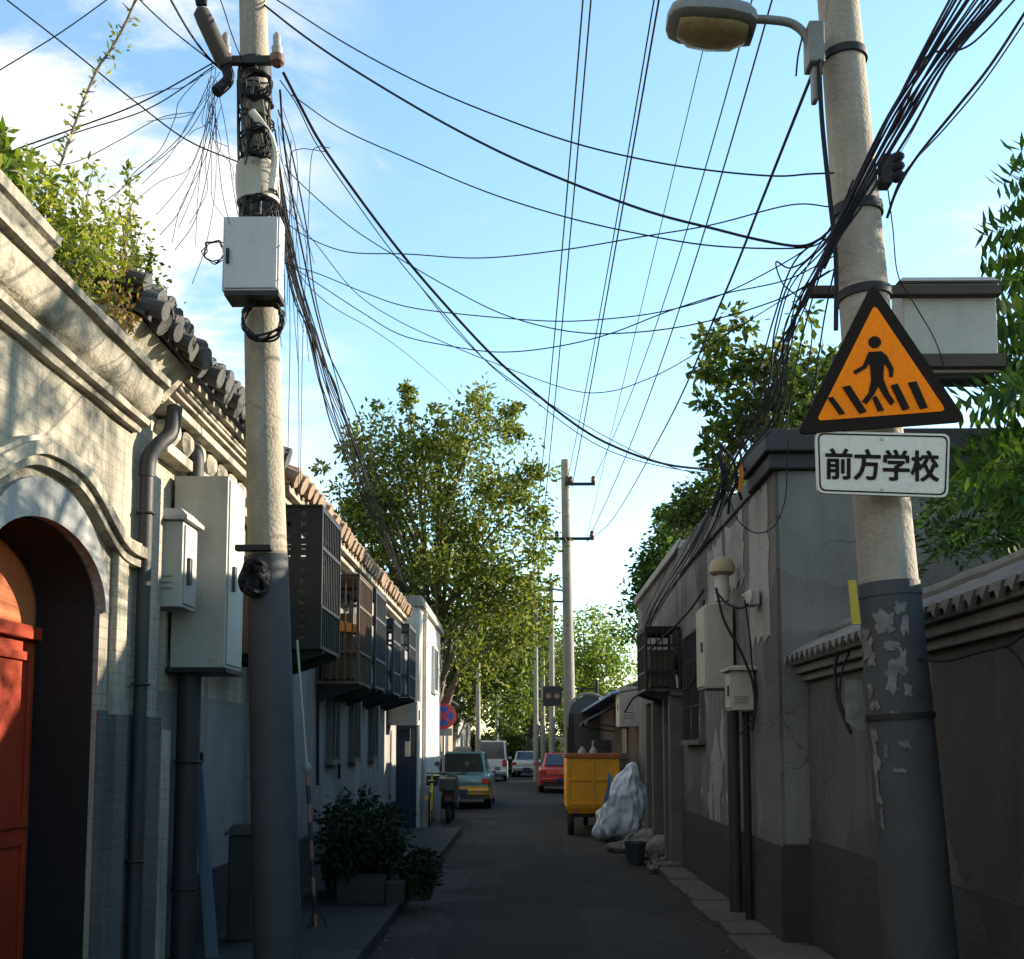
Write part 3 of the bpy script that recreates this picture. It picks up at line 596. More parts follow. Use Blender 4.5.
# ------------------------------------------------------------------ boxes, meters, pipes
def wbox(name, label, x0, x1, y0, y1, z0, z1, m, cat='electrical box', cap=None, door=-1, group=None, louv=True, handle='dark_plastic', bot=True):
    """a wall box: body, door leaf on the +-X face or the -Y face, cap, hinge, louvres"""
    t = T(name, label, cat, ((x0+x1)/2, (y0+y1)/2, z0), group)
    b = MB(); b.box(x0, x1, y0, y1, z0, z1); b.build('body', M[m], t, bevel=.008)
    if cap:
        b = MB(); h = cap; e = .04
        b.loft([[(x0-e, y0-e, z1+.002), (x1+e, y0-e, z1+.002), (x1+e, y1+e, z1+.002), (x0-e, y1+e, z1+.002)], [(x0-e, y0-e, z1+.03), (x1+e, y0-e, z1+.03), (x1+e, y1+e, z1+.03), (x0-e, y1+e, z1+.03)], [(x0+.02, y0+.02, z1+h), (x1-.02, y0+.02, z1+h), (x1-.02, y1-.02, z1+h), (x0+.02, y1-.02, z1+h)]])
        b.build('cap', M[m], t, bevel=.004)
    b = MB(); i = .025
    if door == 1: b.box(x1, x1+.012, y0+i, y1-i, z0+i, z1-i)
    elif door == -1: b.box(x0-.012, x0, y0+i, y1-i, z0+i, z1-i)
    else: b.box(x0+i, x1-i, y0-.012, y0, z0+i, z1-i)
    dd = b.build('door', M[m], t, bevel=.004)
    b = MB(); zc = (z0+z1)/2; yc = y0+(y1-y0)*.3
    if door == 1: b.box(x1+.012, x1+.035, yc-.025, yc+.025, zc-.13, zc+.05)
    elif door == -1: b.box(x0-.03, x0-.012, yc-.02, yc+.02, zc-.05, zc+.05)
    else: b.box(x0+.04, x0+.07, y0-.03, y0-.012, zc-.06, zc+.06)
    b.build('handle', M[handle], dd, bevel=.003)
    if louv:
        b = MB()
        for k in range(3): b.obox(((x0+x1)/2-.02, y0-.006, z0+(z1-z0)*(.22+.07*k)), ((x1-x0)*.6, .012, .012), (R(30), 0, 0))
        b.build('louvre', M[m], t)
    return t
t = wbox('meter_box', 'small grey box with a sloped cap on the sunlit wall left of the big cabinet', -2.535, -2.32, 7.0, 7.30, 2.55, 3.14, 'grey_box', cap=.09, door=1)
t = wbox('electrical_cabinet', 'tall grey metal cabinet with a long door handle between the small box and the pole', -2.53, -2.14, 7.42, 7.86, 2.17, 3.56, 'grey_box', 'cabinet', cap=None, door=1, louv=False)
b = MB(); b.box(-2.56, -2.532, 7.46, 7.82, 2.3, 3.4); b.build('bracket', M['steel_dark'], t)
b = MB(); b.box(-2.55, -2.12, 7.40, 7.88, 2.135, 2.168); b.build('base_tray', M['steel_dark'], t)
t = T('conduit_pipe', 'fat dark vertical conduit under the tall grey cabinet', 'pipe', (-2.44, 7.6, 0))
b = MB(); b.tube([(-2.44, 7.6, 0), (-2.44, 7.6, 2.12)], .085, 14); b.build('pipe', M['pipe_grey'], t, smooth=True)
for z in (.6, 1.5): b = MB(); b.torus((-2.44, 7.6, z), (0,0,1), .087, .012, 18, 6); b.build('clamp', M['steel_dark'], t, smooth=True)
o = MB().tube(cr([(-2.44, 7.6, 3.562), (-2.44, 7.6, 3.76), (-2.48, 7.6, 3.82), (-2.6, 7.6, 3.84)], 5), .06, 12).build('conduit_bend', M['pipe_grey'], smooth=True)
tag(o, 'short bent grey pipe rising from the top of the tall cabinet', 'pipe')
t = T('leaning_board', 'narrow grey blue board leaning on the wall beneath the tall cabinet', 'board', (-2.12, 7.6, .1))
q = [W(192, 764, 7.9), W(202, 762, 7.9), W(220, 985, 7.62), W(207, 985, 7.62)]
b = MB(); b.prism(q, (0, .03, 0)); b.build('board', M['blue_board'], t, bevel=.004)
b = MB(); b.obox(q[0].lerp(q[1], .5)+Vector((0, .0, .04)), (.09, .03, .08)); b.build('hook', M['steel_dark'], t)
t = T('stone_post', 'low dark stone post standing beside the near pole', 'post', (-2.25, 8.4, .1))
b = MB(); b.box(-2.33, -2.13, 8.3, 8.5, .1, .92); b.build('shaft', M['stone'], t, bevel=.02)
b = MB(); b.loft([[(-2.36,8.27,.922),(-2.10,8.27,.922),(-2.10,8.53,.922),(-2.36,8.53,.922)], [(-2.3,8.33,1.0),(-2.16,8.33,1.0),(-2.16,8.47,1.0),(-2.3,8.47,1.0)]]); b.build('cap', M['stone'], t)
t = wbox('mail_box', 'grey box under the last air conditioner cage by the white house', -2.395, -1.88, 18.3, 18.8, 2.0, 2.42, 'grey_box', 'meter box', door=1, louv=False)
t = T('notice_board', 'narrow dark blue notice board with a white sheet below the row of cages', 'notice board', (-2.2, 18.3, 0))
b = MB(); b.box(-2.30, -2.06, 18.85, 18.90, .5, 1.95); b.build('panel', M['notice_navy'], t, bevel=.006)
b = MB(); b.box(-2.15, -2.06, 18.842, 18.848, 1.45, 1.72); b.build('sheet', M['sign_white'], t)
b = MB(); b.box(-2.29, -2.25, 18.91, 18.95, .1, 1.95); b.build('leg', M['steel_dark'], t)
b = MB(); b.box(-2.11, -2.07, 18.91, 18.95, .1, 1.95); b.build('leg', M['steel_dark'], t)
# barrier rod
t = T('striped_rod', 'thin leaning rod pale above and red and black below beside the left pole', 'rod', W(314, 930, 9.0))
p0 = W(316, 932, 9.0); p1 = W(307, 768, 9.02); p2 = W(297, 640, 9.05)
b = MB(); b.tube([p1, p2], .010, 6); b.build('upper_rod', M['pipe_white'], t)
b = MB(); b.lathe(p1, [(.012, -.06), (.035, -.03), (.035, .02), (.012, .05)], 12); b.build('knob', M['white_ceramic'], t, smooth=True)
b = MB(); n = 9
for k in range(n): b.tube([p1.lerp(p0, k/n), p1.lerp(p0, (k+1)/n)], .02 if k % 2 else .016, 8, k % 2)
b.build('lower_rod', [M['brick_red'], M['dark_plastic']], t)
b = MB(); [b.tube([p0+Vector((0,0,.25)), p0+Vector((.12*math.cos(a), .12*math.sin(a), -.02))], .008, 6) for a in (0, 2.1, 4.2)]; b.build('foot', M['steel_dark'], t)

# ------------------------------------------------------------------ AC cages
def ac_cage(label, x0, x1, y0, y1, z0, z1, side, cm='steel_dark', acm='ac_white', holes=False, group='caged air conditioners along the lane'):
    """side=+1: wall at x0, lane face x1 ; -1 mirrored"""
    t = T('caged_air_conditioner', label, 'air conditioner', ((x0+x1)/2, (y0+y1)/2, z0), group)
    xl, xw = (x1, x0) if side > 0 else (x0, x1); b = MB(); w = .035
    for x in (x0+w/2, x1-w/2):
        for y in (y0+w/2, y1-w/2): b.box(x-w/2, x+w/2, y-w/2, y+w/2, z0, z1)
    for z in (z0+w/2, z1-w/2, z0+(z1-z0)*.30, z0+(z1-z0)*.72):
        for y in (y0+w/2, y1-w/2): b.box(x0+w, x1-w, y-w/2+.002, y+w/2-.002, z-w/2, z+w/2)
        b.box(xl-side*w, xl-side*.002, y0+w, y1-w, z-w/2+.002, z+w/2-.002)
    b.build('cage_frame', M[cm], t)
    b = MB()
    if holes:                       # perforated sheet with two columns of holes
        xs = [x0+w, x0+w+.12, x0+w+.165, x1-w-.165, x1-w-.12, x1-w]
        for a, c in ((xs[0], xs[1]), (xs[2], xs[3]), (xs[4], xs[5])): b.box(a, c, y0+.006, y0+.012, z0+w, z1-w)
        n = 12; h = (z1-z0-2*w)/n
        for a, c in ((xs[1], xs[2]), (xs[3], xs[4])):
            for k in range(n): b.box(a, c, y0+.007, y0+.011, z0+w+h*k, z0+w+h*k+h*.55)
    else:
        n = max(3, int((x1-x0)/.075))
        for k in range(1, n): x = x0+(x1-x0)*k/n; b.box(x-.007, x+.007, y0+.008, y0+.022, z0+w, z1-w)
    b.build('end_grille', M[cm], t)
    b = MB(); n = int((y1-y0)/.09)
    for k in range(1, n): y = y0+(y1-y0)*k/n; b.box(xl-side*.024, xl-side*.010, y-.008, y+.008, z0+w, z1-w)
    b.build('lane_grille', M[cm], t)
    b = MB(); b.box(x0, x1, y0-.02, y1+.02, z1+.002, z1+.02); b.build('lid', M[cm], t)
    for y in (y0+.12, y1-.16): b = MB(); b.prism([(xw, y, z0-.002), (xl, y, z0-.002), (xl, y, z0-.04), (xw, y, z0-.20)], (0, .03, 0)); b.build('wall_bracket', M['steel_dark'], t)
    e = .08; b = MB(); b.box(x0+e, x1-e, y0+e, y1-e, z0+w+.02, z0+(z1-z0)*.66)
    u = b.build('outdoor_unit', M[acm], t, bevel=.015)
    hz = z0+(z1-z0)*.3; b = MB(); b.tube(cr([(xw+side*.10, y0+.09, hz), (xw+side*.05, y0+.02, hz-.10), (xw+side*.03, y0+.05, z0-.25), (xw+side*.03, y0+.10+random.uniform(0,.1), z0-.9-random.uniform(0,.5))], 6), .018, 7); b.build('hose', M[random.choice(('pipe_white','black_rubber'))], t, smooth=True)
    b = MB(); zc = z0+(z1-z0)*.36; yc = (y0+y1)/2-.08; fx = xl-side*(e-.004)
    for k in range(1, 6): b.torus((fx, yc, zc), (1,0,0), .045*k, .006, 20, 5)
    for k in range(8): a = k*math.pi/8; b.bar((fx, yc-.225*math.cos(a), zc-.225*math.sin(a)), (fx, yc+.225*math.cos(a), zc+.225*math.sin(a)), .006)
    b.build('fan_guard', M['dark_plastic'], u)
    return t
ac_cage('tall dark cage with rows of punched holes right beside the left pole', -2.40, -1.90, 9.70, 10.7, 2.52, 3.86, 1, holes=True)
t = ac_cage('brown caged unit with an orange cloth on it next after the tall punched cage', -2.40, -1.90, 11.95, 12.95, 2.33, 3.58, 1, 'ac_brown', 'ac_brown')
o = MB().loft([[(-2.36+.42*u+.02*math.sin(9*u+v), 11.98+.35*v, 2.96+.04*math.sin(5*u)*1.0+dz) for u, v in ((0,0),(.5,0),(1,0),(1,1),(.5,1),(0,1))] for dz in (0, .09)]).build('orange_cloth', M['orange_cloth'])
tag(o, 'orange folded cloth lying inside the brown cage', 'cloth')
ac_cage('slate cage with a visible round fan guard third along the left wall', -2.40, -1.90, 13.3, 14.25, 2.36, 3.62, 1, 'cage_blue')
ac_cage('slate cage in the middle of the left row lower than its neighbour', -2.40, -1.90, 15.1, 16.0, 2.38, 3.45, 1, 'cage_blue')
ac_cage('last slate cage on the left wall nearest the white house', -2.40, -1.88, 17.0, 18.0, 2.42, 3.60, 1, 'cage_blue')
ac_cage('dark caged unit mounted on the right hand wall above the door posts', 1.62, 2.10, 14.15, 15.15, 2.37, 3.22, -1, 'steel_dark', 'ac_brown')
o = MB(); o.box(-2.35, -1.95, 8.35, 9.3, 2.25, 3.45); 
t = T('wall_air_conditioner', 'dark unit half hidden behind the left pole', 'air conditioner', (-2.3, 8.8, 2.3))
b = MB(); b.box(-2.54, -2.12, 8.35, 9.2, 2.35, 3.15); b.build('casing', M['ac_brown'], t, bevel=.015)
b = MB(); [b.box(-2.11, -2.10, 8.4, 9.15, 2.4+.07*k, 2.425+.07*k) for k in range(10)]; b.build('grille', M['steel_dark'], t)
b = MB(); [b.box(-2.56, -2.1, y, y+.03, 2.30, 2.345) for y in (8.45, 9.05)]; b.build('bracket', M['steel_dark'], t)

# right wall fittings
t = wbox('switch_cabinet', 'tall pale cream cabinet on the peeling right wall', 1.80, 2.07, 10.4, 10.95, 2.19, 3.03, 'meter_box', 'cabinet', door=-1, louv=False)
t = wbox('gas_meter_box', 'small cream meter box below the looping cables on the right wall', 1.88, 2.08, 9.55, 9.85, 1.94, 2.30, 'meter_box', 'meter box', cap=.05, door=-1, louv=True)
t = T('vent_pipe', 'pale pipe ending in a beige foam dome on the right wall', 'pipe', (1.93, 10.2, 3.0))
b = MB(); b.tube([(1.93, 10.2, 3.03), (1.93, 10.2, 3.30)], .07, 12); b.build('pipe', M['pipe_white'], t, smooth=True)
b = MB(); b.lathe((1.93, 10.2, 3.28), [(.08, 0), (.125, .03), (.13, .09), (.10, .15), (.04, .185)], 18); b.build('dome', M['foam'], t, smooth=True)
o = MB().tube([(2.0, 10.15, .05), (2.0, 10.15, 2.18)], .06, 12).build('rising_pipe', M['pipe_grey'], smooth=True); tag(o, 'dark pipe running up the right wall to the cream cabinet', 'pipe')
o = MB().tube([(2.03, 9.7, .05), (2.03, 9.7, 1.93)], .035, 10).build('meter_pipe', M['steel_dark'], smooth=True); tag(o, 'thin dark pipe below the small cream meter box', 'pipe')
t = T('junction_box', 'small cluster of pale cable clamps high on the corner of the right wall', 'junction box', (1.98, 9.35, 2.9))
b = MB(); b.box(1.98, 2.07, 9.2, 9.42, 2.86, 3.0); b.build('body', M['grey_box'], t, bevel=.01)
b = MB(); [b.torus((1.99, 9.22+.06*k, 2.93), (1,0,.2*k), .05, .01, 14, 6) for k in range(4)]; b.build('clamp', M['pipe_white'], t, smooth=True)
t = wbox('wall_unit', 'pale grey box hung on the shed wall beside the white tarp', 1.78, 2.14, 19.75, 20.5, 2.0, 2.75, 'grey_box', 'electrical box', door=-1)
# ------------------------------------------------------------------ utility poles
YL, YR = 7.0, 5.2
A, B_ = W(278, 959, YL), W(253, 0, YL)
def lp(z): k = (z-A.z)/(B_.z-A.z); return A.lerp(B_, k) if 0 <= k <= 1 else A+(B_-A)*k
def lr(z): k = (z+.0-.2)/8.5; return .155-.075*k
t = T('utility_pole', 'weathered concrete pole on the left wrapped in wire loops with a white box on it', 'utility pole', (*lp(0).xy, 0))
zs = np.linspace(-.2, 8.8, 30)
b = MB(); b.tube([lp(z) for z in zs], [lr(z) for z in zs], 24); b.build('shaft', M['concrete_pole'], t, smooth=True)
def zat(py, Y): return W(512, py, Y).z
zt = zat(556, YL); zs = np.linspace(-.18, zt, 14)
b = MB(); b.tube([lp(z) for z in zs], [lr(z)+.005 for z in zs], 24); b.build('dark_foot', M['pole_foot'], t, smooth=True)  # darker grey sleeve over the lower pole, ending near the cable bracket
for py, h in ((70, .12), (97, .05), (212, .10)):
    z = zat(py, YL); b = MB(); b.tube([lp(z-h/2), lp(z+h/2)], lr(z)+.014, 24); b.build('band', M['steel_dark'], t, smooth=True)
z = zat(70, YL); b = MB(); c = lp(z)
b.box(c.x-.22, c.x+.22, c.y-.15, c.y-.11, z-.035, z+.025); b.build('crossarm', M['steel_dark'], t, bevel=.008)
def insulator(px0, py0, py1, parent, Y, r=.045):
    a, c = W(px0, py1, Y), W(px0, py0, Y); L = (c-a).length
    b = MB(); b.lathe(a, [(r*.6, 0), (r*1.1, .02), (r*1.1, L*.3), (r*.8, L*.34)], 14, c-a, 0); b.lathe(a, [(r*.8, L*.34), (r*.85, L*.55), (r*.6, L*.6), (r*.62, L*.9), (r*.3, L)], 14, c-a, 1)
    return b.build('insulator', [M['brown_ceramic'], M['white_ceramic']], parent, smooth=True)
insulator(277, 33, 66, t, 6.85); insulator(226, 33, 66, t, 6.85)
z0, z1 = zat(203, YL), zat(166, YL)
b = MB(); b.tube([lp(z0+(z1-z0)*q/6) for q in range(7)], [lr(z0)+.040+random.uniform(-.004,.004) for q in range(7)], 20); b.build('wrapped_sheet', M['meter_box'], t, smooth=True)
b = MB(); p = [(252,112),(262,125),(271,140),(275,160),(272,190)]
b.tube(cr([W(x, y, 6.84) for x, y in p], 5), .028, 8); b.build('conduit', M['pipe_white'], t, smooth=True)
# white box on the pole
t2 = T('pole_box', 'white metal box strapped to the left pole below its wrapped sheet', 'electrical box', W(254, 297, 6.8))
P0, P1 = W(225, 296, 6.74), W(283, 222, 6.74)
b = MB(); b.box(P0.x, P1.x, 6.66, 6.80, P0.z, P1.z); b.build('body', M['white_box'], t2, bevel=.008)
b = MB(); b.box(P0.x+.015, P1.x-.015, 6.648, 6.66, P0.z+.015, P1.z-.015); d = b.build('door', M['white_box'], t2, bevel=.004)
b = MB(); b.box(P0.x+.03, P0.x+.05, 6.628, 6.648, P0.z+.18, P0.z+.28); b.build('handle', M['steel_dark'], d, bevel=.003)
b = MB(); b.box(P0.x+.02, P1.x-.0, 6.65, 6.84, P0.z-.035, P0.z-.002); b.build('base_bracket', M['steel_dark'], t2)
def coil(name, label, cx, cy, Y, rpx, n, cat='cable coil', m='black_rubber', th=.008, sq=1.0):
    rr = rpx*Y/F; b = MB()
    c = W(cx, cy, Y); pts = []
    for k in range(n*14):
        a = 2*math.pi*k/14; r_ = rr*random.uniform(.82, 1.1)
        pts.append(c+Vector((r_*math.cos(a)*sq+random.uniform(-.015,.015), -.02*math.sin(a*.37)-.012*(k/14), r_*math.sin(a))))
    b.tube(cr(pts, 3), th, 5); o = b.build(name, M[m], smooth=True); return tag(o, label, cat)
coil('cable_coil', 'round coil of black cable hanging under the white pole box', 264, 322, 6.80, 21, 6)
coil('cable_coil', 'small loose wire loops left of the white pole box', 216, 253, 6.8, 12, 3, th=.004)
coil('cable_coil', 'wire loops bundled on the left pole above its wrapped sheet', 259, 145, 6.82, 15, 7, th=.006, sq=.8)
coil('cable_coil', 'tangle of wires wound round the left pole just under the crossarm', 258, 88, 6.82, 15, 6, th=.007)
coil('cable_coil', 'short wire loops right over the white pole box', 262, 210, 6.82, 12, 6, th=.006)
t = T('cable_bracket', 'black clump of coiled cable hung on a bracket of the lower left pole', 'bracket', W(252, 600, 6.85))
c = W(255, 578, 6.84); pts = []
for k in range(150):
    a = k*.55; r_ = random.uniform(.04, .125); pts.append(c+Vector((r_*math.cos(a)*.8, random.uniform(-.07,.03), r_*math.sin(a))))
b = MB(); b.tube(cr(pts, 4), .016, 6); b.lathe(c+Vector((0,.04,0)), [(.09,0),(.09,.06)], 16, (0,-1,0)); b.build('coil', M['black_rubber'], t, smooth=True)
b = MB(); q = W(240, 549, 6.86); b.box(q.x-.02, q.x+.22, 6.80, 6.86, q.z-.02, q.z+.02); b.build('arm', M['steel_dark'], t, bevel=.006)
# wire wrapping on the upper left pole
t = T('wire_wrapping', 'dense wrapping of dark wires and ties round the upper left pole', 'wiring', W(258, 215, 6.8))
z0, z1 = zat(216, YL), zat(84, YL); pts = []; turns = 13
for k in range(turns*14):
    a = 2*math.pi*k/14; z = z0+(z1-z0)*(k/(turns*14))+.05*math.sin(k*.21)+random.uniform(-.012,.012); rr = lr(z)+.012+random.uniform(0,.012)
    pts.append(lp(z)+Vector((rr*math.cos(a), rr*math.sin(a), .03*math.cos(a+k*.02))))
b = MB(); b.tube(pts, .0065, 5); b.build('winding', M['black_rubber'], t, smooth=True)
for k in range(16):
    a = -math.pi*(.08+.84*k/15)+random.uniform(-.1,.1); zz = np.linspace(z0-.1+random.uniform(-.1,.3), z1+random.uniform(-.4,.15), 9)
    b = MB(); P_ = [lp(z)+Vector(((lr(z)+.02)*math.cos(a+.25*math.sin(z*5+k)), (lr(z)+.02+random.uniform(0,.02))*math.sin(a+.25*math.sin(z*5+k)), 0)) for z in zz]
    b.tube(cr(P_, 3), random.choice((.005,.007,.009)), 5); b.build('strand', M[random.choice(('black_rubber','black_rubber','wood_dark','timber'))], t, smooth=True)

C1_, C2_ = W(916, 900, YR), W(838, 0, YR)
def rp(z): return C1_.lerp(C2_, 0)+(C2_-C1_)*((z-C1_.z)/(C2_.z-C1_.z))
def rr_(z): return .172-.0125*z
t = T('utility_pole', 'leaning concrete pole on the right with dark painted foot carrying the school sign', 'utility pole', (*rp(0).xy, 0))
zs = np.linspace(-.2, 8.5, 30)
b = MB(); b.tube([rp(z) for z in zs], [rr_(z) for z in zs], 28); b.build('shaft', M['right_pole'], t, smooth=True)
zt = zat(584, YR); zs = np.linspace(-.18, zt, 14)
b = MB(); b.tube([rp(z) for z in zs], [rr_(z)+.006 for z in zs], 28); b.tube([rp(zt-.07), rp(zt-.045)], rr_(zt)+.012, 28); b.build('dark_foot', M['pole_foot'], t, smooth=True)
for py, h in ((50, .04), (205, .05), (290, .045), (716, .03)):
    z = zat(py, YR-.1); b = MB(); b.tube([rp(z-h/2), rp(z+h/2)], rr_(z)+.014, 28); b.build('band', M['steel_dark'], t, smooth=True)
def scrap(cx, cy, w, h, seed):
    rs = random.Random(seed); z = zat(cy, 5.04); c = rp(z); rad = rr_(z)+.011; b = MB(); n = 9; pol = []
    off = (W(cx, cy, 5.05).x-c.x)/rad; a0 = math.asin(max(-.95, min(.95, off))); rowsz = 5
    va = []
    for j in range(rowsz):
        zz = z+h*(j/(rowsz-1)-.5); e0 = rs.uniform(-.55,.4); e1 = rs.uniform(-.55,.4)
        for i in range(n):
            a = a0+(w/rad)*((i/(n-1)-.5)+(.5*e0*(1-i/(n-1))+.5*e1*i/(n-1))); cc = rp(zz)
            va.append((cc.x+rad*math.sin(a), cc.y-rad*math.cos(a), zz+rs.uniform(-.02,.02)*min(1,h/.06)))
    b.add(va, [(j*n+i, j*n+i+1, (j+1)*n+i+1, (j+1)*n+i) for j in range(rowsz-1) for i in range(n-1)])
    b.build('torn_poster', M['poster'], t)
for k, q in enumerate(((885,622,.09,.10),(874,648,.08,.09),(905,625,.04,.08),(897,668,.10,.06),(868,690,.03,.06),(893,682,.05,.10),(876,735,.05,.06),(872,778,.025,.22),(884,765,.03,.05),(900,770,.06,.02),(886,800,.03,.04),(889,752,.02,.05),(872,632,.05,.05),(893,645,.07,.04),(903,655,.03,.06),(880,705,.06,.04),(908,690,.03,.05),(895,715,.04,.03),(880,750,.03,.09),(888,820,.02,.08),(905,745,.05,.03),(877,660,.04,.04),(900,608,.05,.05))): scrap(*q, k)
o = MB().prism([W(x, y, 5.12) for x, y in ((849,580),(856,580),(861,624),(853,624))], (0, .02, 0)).build('yellow_tag', M['yellow_tag']); tag(o, 'narrow yellow tag stuck on the edge of the right pole', 'tag')
o = MB().prism([W(x, y, 5.3) for x, y in ((845,680),(862,680),(868,737),(846,722))], (0, .006, 0)).build('paper_bill', M['poster']); tag(o, 'torn pale paper bill sticking out behind the right pole', 'paper')
# street lamp
t = T('street_lamp', 'grey cobra head street lamp on a curved arm clamped to the right pole', 'street lamp', W(815, 60, 5.1))
b = MB(); b.tube(cr([W(x, y, 5.08) for x, y in ((752,19),(772,20),(790,23),(802,31),(808,43),(811,58))], 6), .021, 12); b.build('arm', M['lamp_grey'], t, smooth=True)
secs = []
for (x, yt, yb, wy) in ((753,13,44,.10),(745,8,43,.125),(725,3,42,.145),(700,1,41,.15),(682,2,38,.14),(671,8,33,.11),(667,15,27,.06)):
    a, c = W(x, yt, 5.08), W(x, yb, 5.08); zc = a.z*.35+c.z*.65; s = []
    for k in range(16):
        th = 2*math.pi*k/16; zz = zc+(a.z-zc)*math.sin(th) if math.sin(th) > 0 else zc+(zc-c.z)*math.sin(th)*.25
        s.append(Vector((a.x, 5.08+wy*math.cos(th), zz)))
    secs.append(s)
b = MB(); b.loft(secs); h = b.build('lamp_head', M['lamp_grey'], t, smooth=True)
b = MB(); ls = []
for x, yb, wy in ((746,33,.07),(733,35,.115),(710,34,.125),(690,31,.115),(678,26,.07)):
    c = W(x, yb, 5.08); ls.append([Vector((c.x, 5.08+wy*math.cos(2*math.pi*k/12), c.z-.006+.03*math.sin(2*math.pi*k/12))) for k in range(12)])
b.loft(ls); b.build('lens', M['lamp_lens'], h, smooth=True)
b = MB(); q = W(812, 48, 5.08); b.box(q.x-.03, q.x+.05, 5.02, 5.14, q.z-.11, q.z+.11); b.box(q.x-.01, q.x+.02, 5.04, 5.10, q.z-.30, q.z-.12); b.build('clamp', M['lamp_grey'], t, bevel=.01)
b = MB(); q = W(799, 60, 5.06); b.tube(cr([W(803,34,5.08), W(798,56,5.06), W(796,76,5.06)], 4), .005, 5); b.build('wire', M['black_rubber'], t)

# grey box behind the sign
t = T('pole_cabinet', 'large pale grey cabinet on a steel bracket behind the triangular sign', 'electrical box', W(946, 380, 5.75))
P0, P1 = W(905, 372, 5.6), W(996, 283, 5.6)
b = MB(); b.box(P0.x, P1.x, 5.6, 5.78, P0.z, P1.z); b.build('body', M['grey_box'], t, bevel=.01)
b = MB(); b.loft([[(P0.x-.03,5.57,P1.z+.002),(P1.x+.01,5.57,P1.z+.002),(P1.x+.01,5.80,P1.z+.002),(P0.x-.03,5.80,P1.z+.002)],[(P0.x,5.59,P1.z+.03),(P1.x-.02,5.59,P1.z+.03),(P1.x-.02,5.78,P1.z+.03),(P0.x,5.78,P1.z+.03)]]); b.build('cap', M['grey_box'], t)
b = MB(); z = P1.z-.05; b.box(1.55, P1.x, 5.54, 5.597, z-.035, z+.015); z = P0.z+.06; b.box(P0.x-.4, P1.x+.01, 5.54, 5.597, z-.05, z+.02); b.build('bracket', M['wood_dark'], t)
b = MB(); b.box(P0.x+.02, P1.x-.02, 5.62, 5.76, P0.z-.03, P0.z-.002); b.build('base', M['steel_dark'], t)

# triangular warning sign + school plate
def rtri(pts, rad, n=5):
    out = []
    for i in range(3):
        p, a, c = Vector(pts[i]), Vector(pts[i-1]), Vector(pts[(i+1)%3]); da = (a-p).normalized()*rad; dc = (c-p).normalized()*rad
        for k in range(n+1):
            u = k/n; out.append((p+da)*(1-u)**2+p*2*u*(1-u)+(p+dc)*u*u)
    return out
YS = 4.92
tri = [W(873, 282, YS), W(967, 421, YS), W(797, 434, YS)]
cen = (tri[0]+tri[1]+tri[2])/3
t = T('warning_sign', 'orange triangular pedestrian crossing sign with a black border on the right pole', 'traffic sign', W(880, 430, YS))
b = MB(); b.prism(rtri(tri, .05), (0, .022, 0)); b.build('plate', M['sign_black'], t)
inn = [cen+(p-cen)*.765 for p in tri]; inn = [Vector((p.x, YS-.003, p.z)) for p in inn]
b = MB(); b.prism(rtri(inn, .03), (0, .0025, 0)); b.build('face', M['sign_orange'], t)
dep = [YS-.0060]
def zp(x, y): return W(680+x/2.977, 250+y/2.977, dep[0])
b = MB()
def pol(*p):
    dep[0] -= .0004; b.prism([zp(x, y) for x, y in p], (0, YS-.0030-dep[0], 0))
hd = [(580+19*math.cos(a), 274+18*math.sin(a)) for a in np.linspace(0, 2*math.pi, 20)[:-1]]; pol(*hd)
pol((562,303),(600,301),(616,314),(607,345),(606,390),(570,392),(566,345),(556,325))
pol((562,303),(572,315),(556,350),(522,370),(516,360),(545,343))
pol((600,301),(616,314),(636,352),(634,378),(624,376),(622,356),(598,322))
pol((570,388),(598,388),(578,430),(556,458),(542,450),(562,424))
pol((582,388),(607,386),(622,425),(640,452),(628,462),(606,432))
b.build('walker_symbol', M['sign_black'], t)
b = MB()
pol((440,440),(455,436),(492,486),(476,490)); pol((484,408),(506,402),(556,480),(536,487)); pol((574,440),(584,432),(608,476),(590,480))
pol((628,402),(648,397),(684,470),(664,477)); pol((680,394),(704,390),(738,468),(716,473)); b.build('stripe_symbol', M['sign_black'], t)
b = MB(); z = W(512, 350, 5).z; b.box(W(862,350,5).x, W(890,350,5).x, YS+.022, 5.10, z-.02, z+.02); b.build('fixing', M['steel_dark'], t)
YP = 4.93
pc = [W(815.5, 431, YP), W(950, 434, YP), W(948, 497.5, YP), W(817.5, 493, YP)]
def rquad(q, rad, n=4):
    out = []
    for i in range(4):
        p, a, c = q[i], q[i-1], q[(i+1)%4]; da = (a-p).normalized()*rad; dc = (c-p).normalized()*rad
        out += [(p+da)*(1-u)**2+p*2*u*(1-u)+(p+dc)*u*u for u in [k/n for k in range(n+1)]]
    return out
t = T('school_plate', 'white rectangular plate with four black characters under the triangular sign', 'sign', W(882, 497, YP))
b = MB(); b.prism(rquad(pc, .035), (0, .02, 0)); b.build('plate', M['sign_white'], t)
pcen = (pc[0]+pc[1]+pc[2]+pc[3])/4
def shr(q, d): return [p+Vector((math.copysign(d, pcen.x-p.x), 0, math.copysign(d, pcen.z-p.z))) for p in q]
o1, i1 = rquad(shr(pc, .010), .032), rquad(shr(pc, .017), .028)
b = MB(); n = len(o1)
for k in range(n): b.prism([Vector((p.x, YP-.002, p.z)) for p in (o1[k], o1[(k+1)%n], i1[(k+1)%n], i1[k])], (0, .0015, 0))
b.build('border', M['sign_black'], t)
for px_, py_ in ((882, 439), (882, 489)):
    b = MB(); b.lathe(W(px_, py_, YP)-Vector((0,.0005,0)), [(.009,0),(.008,.003),(.003,.005)], 12, (0,-1,0)); b.build('bolt', M['galv'], t, smooth=True)
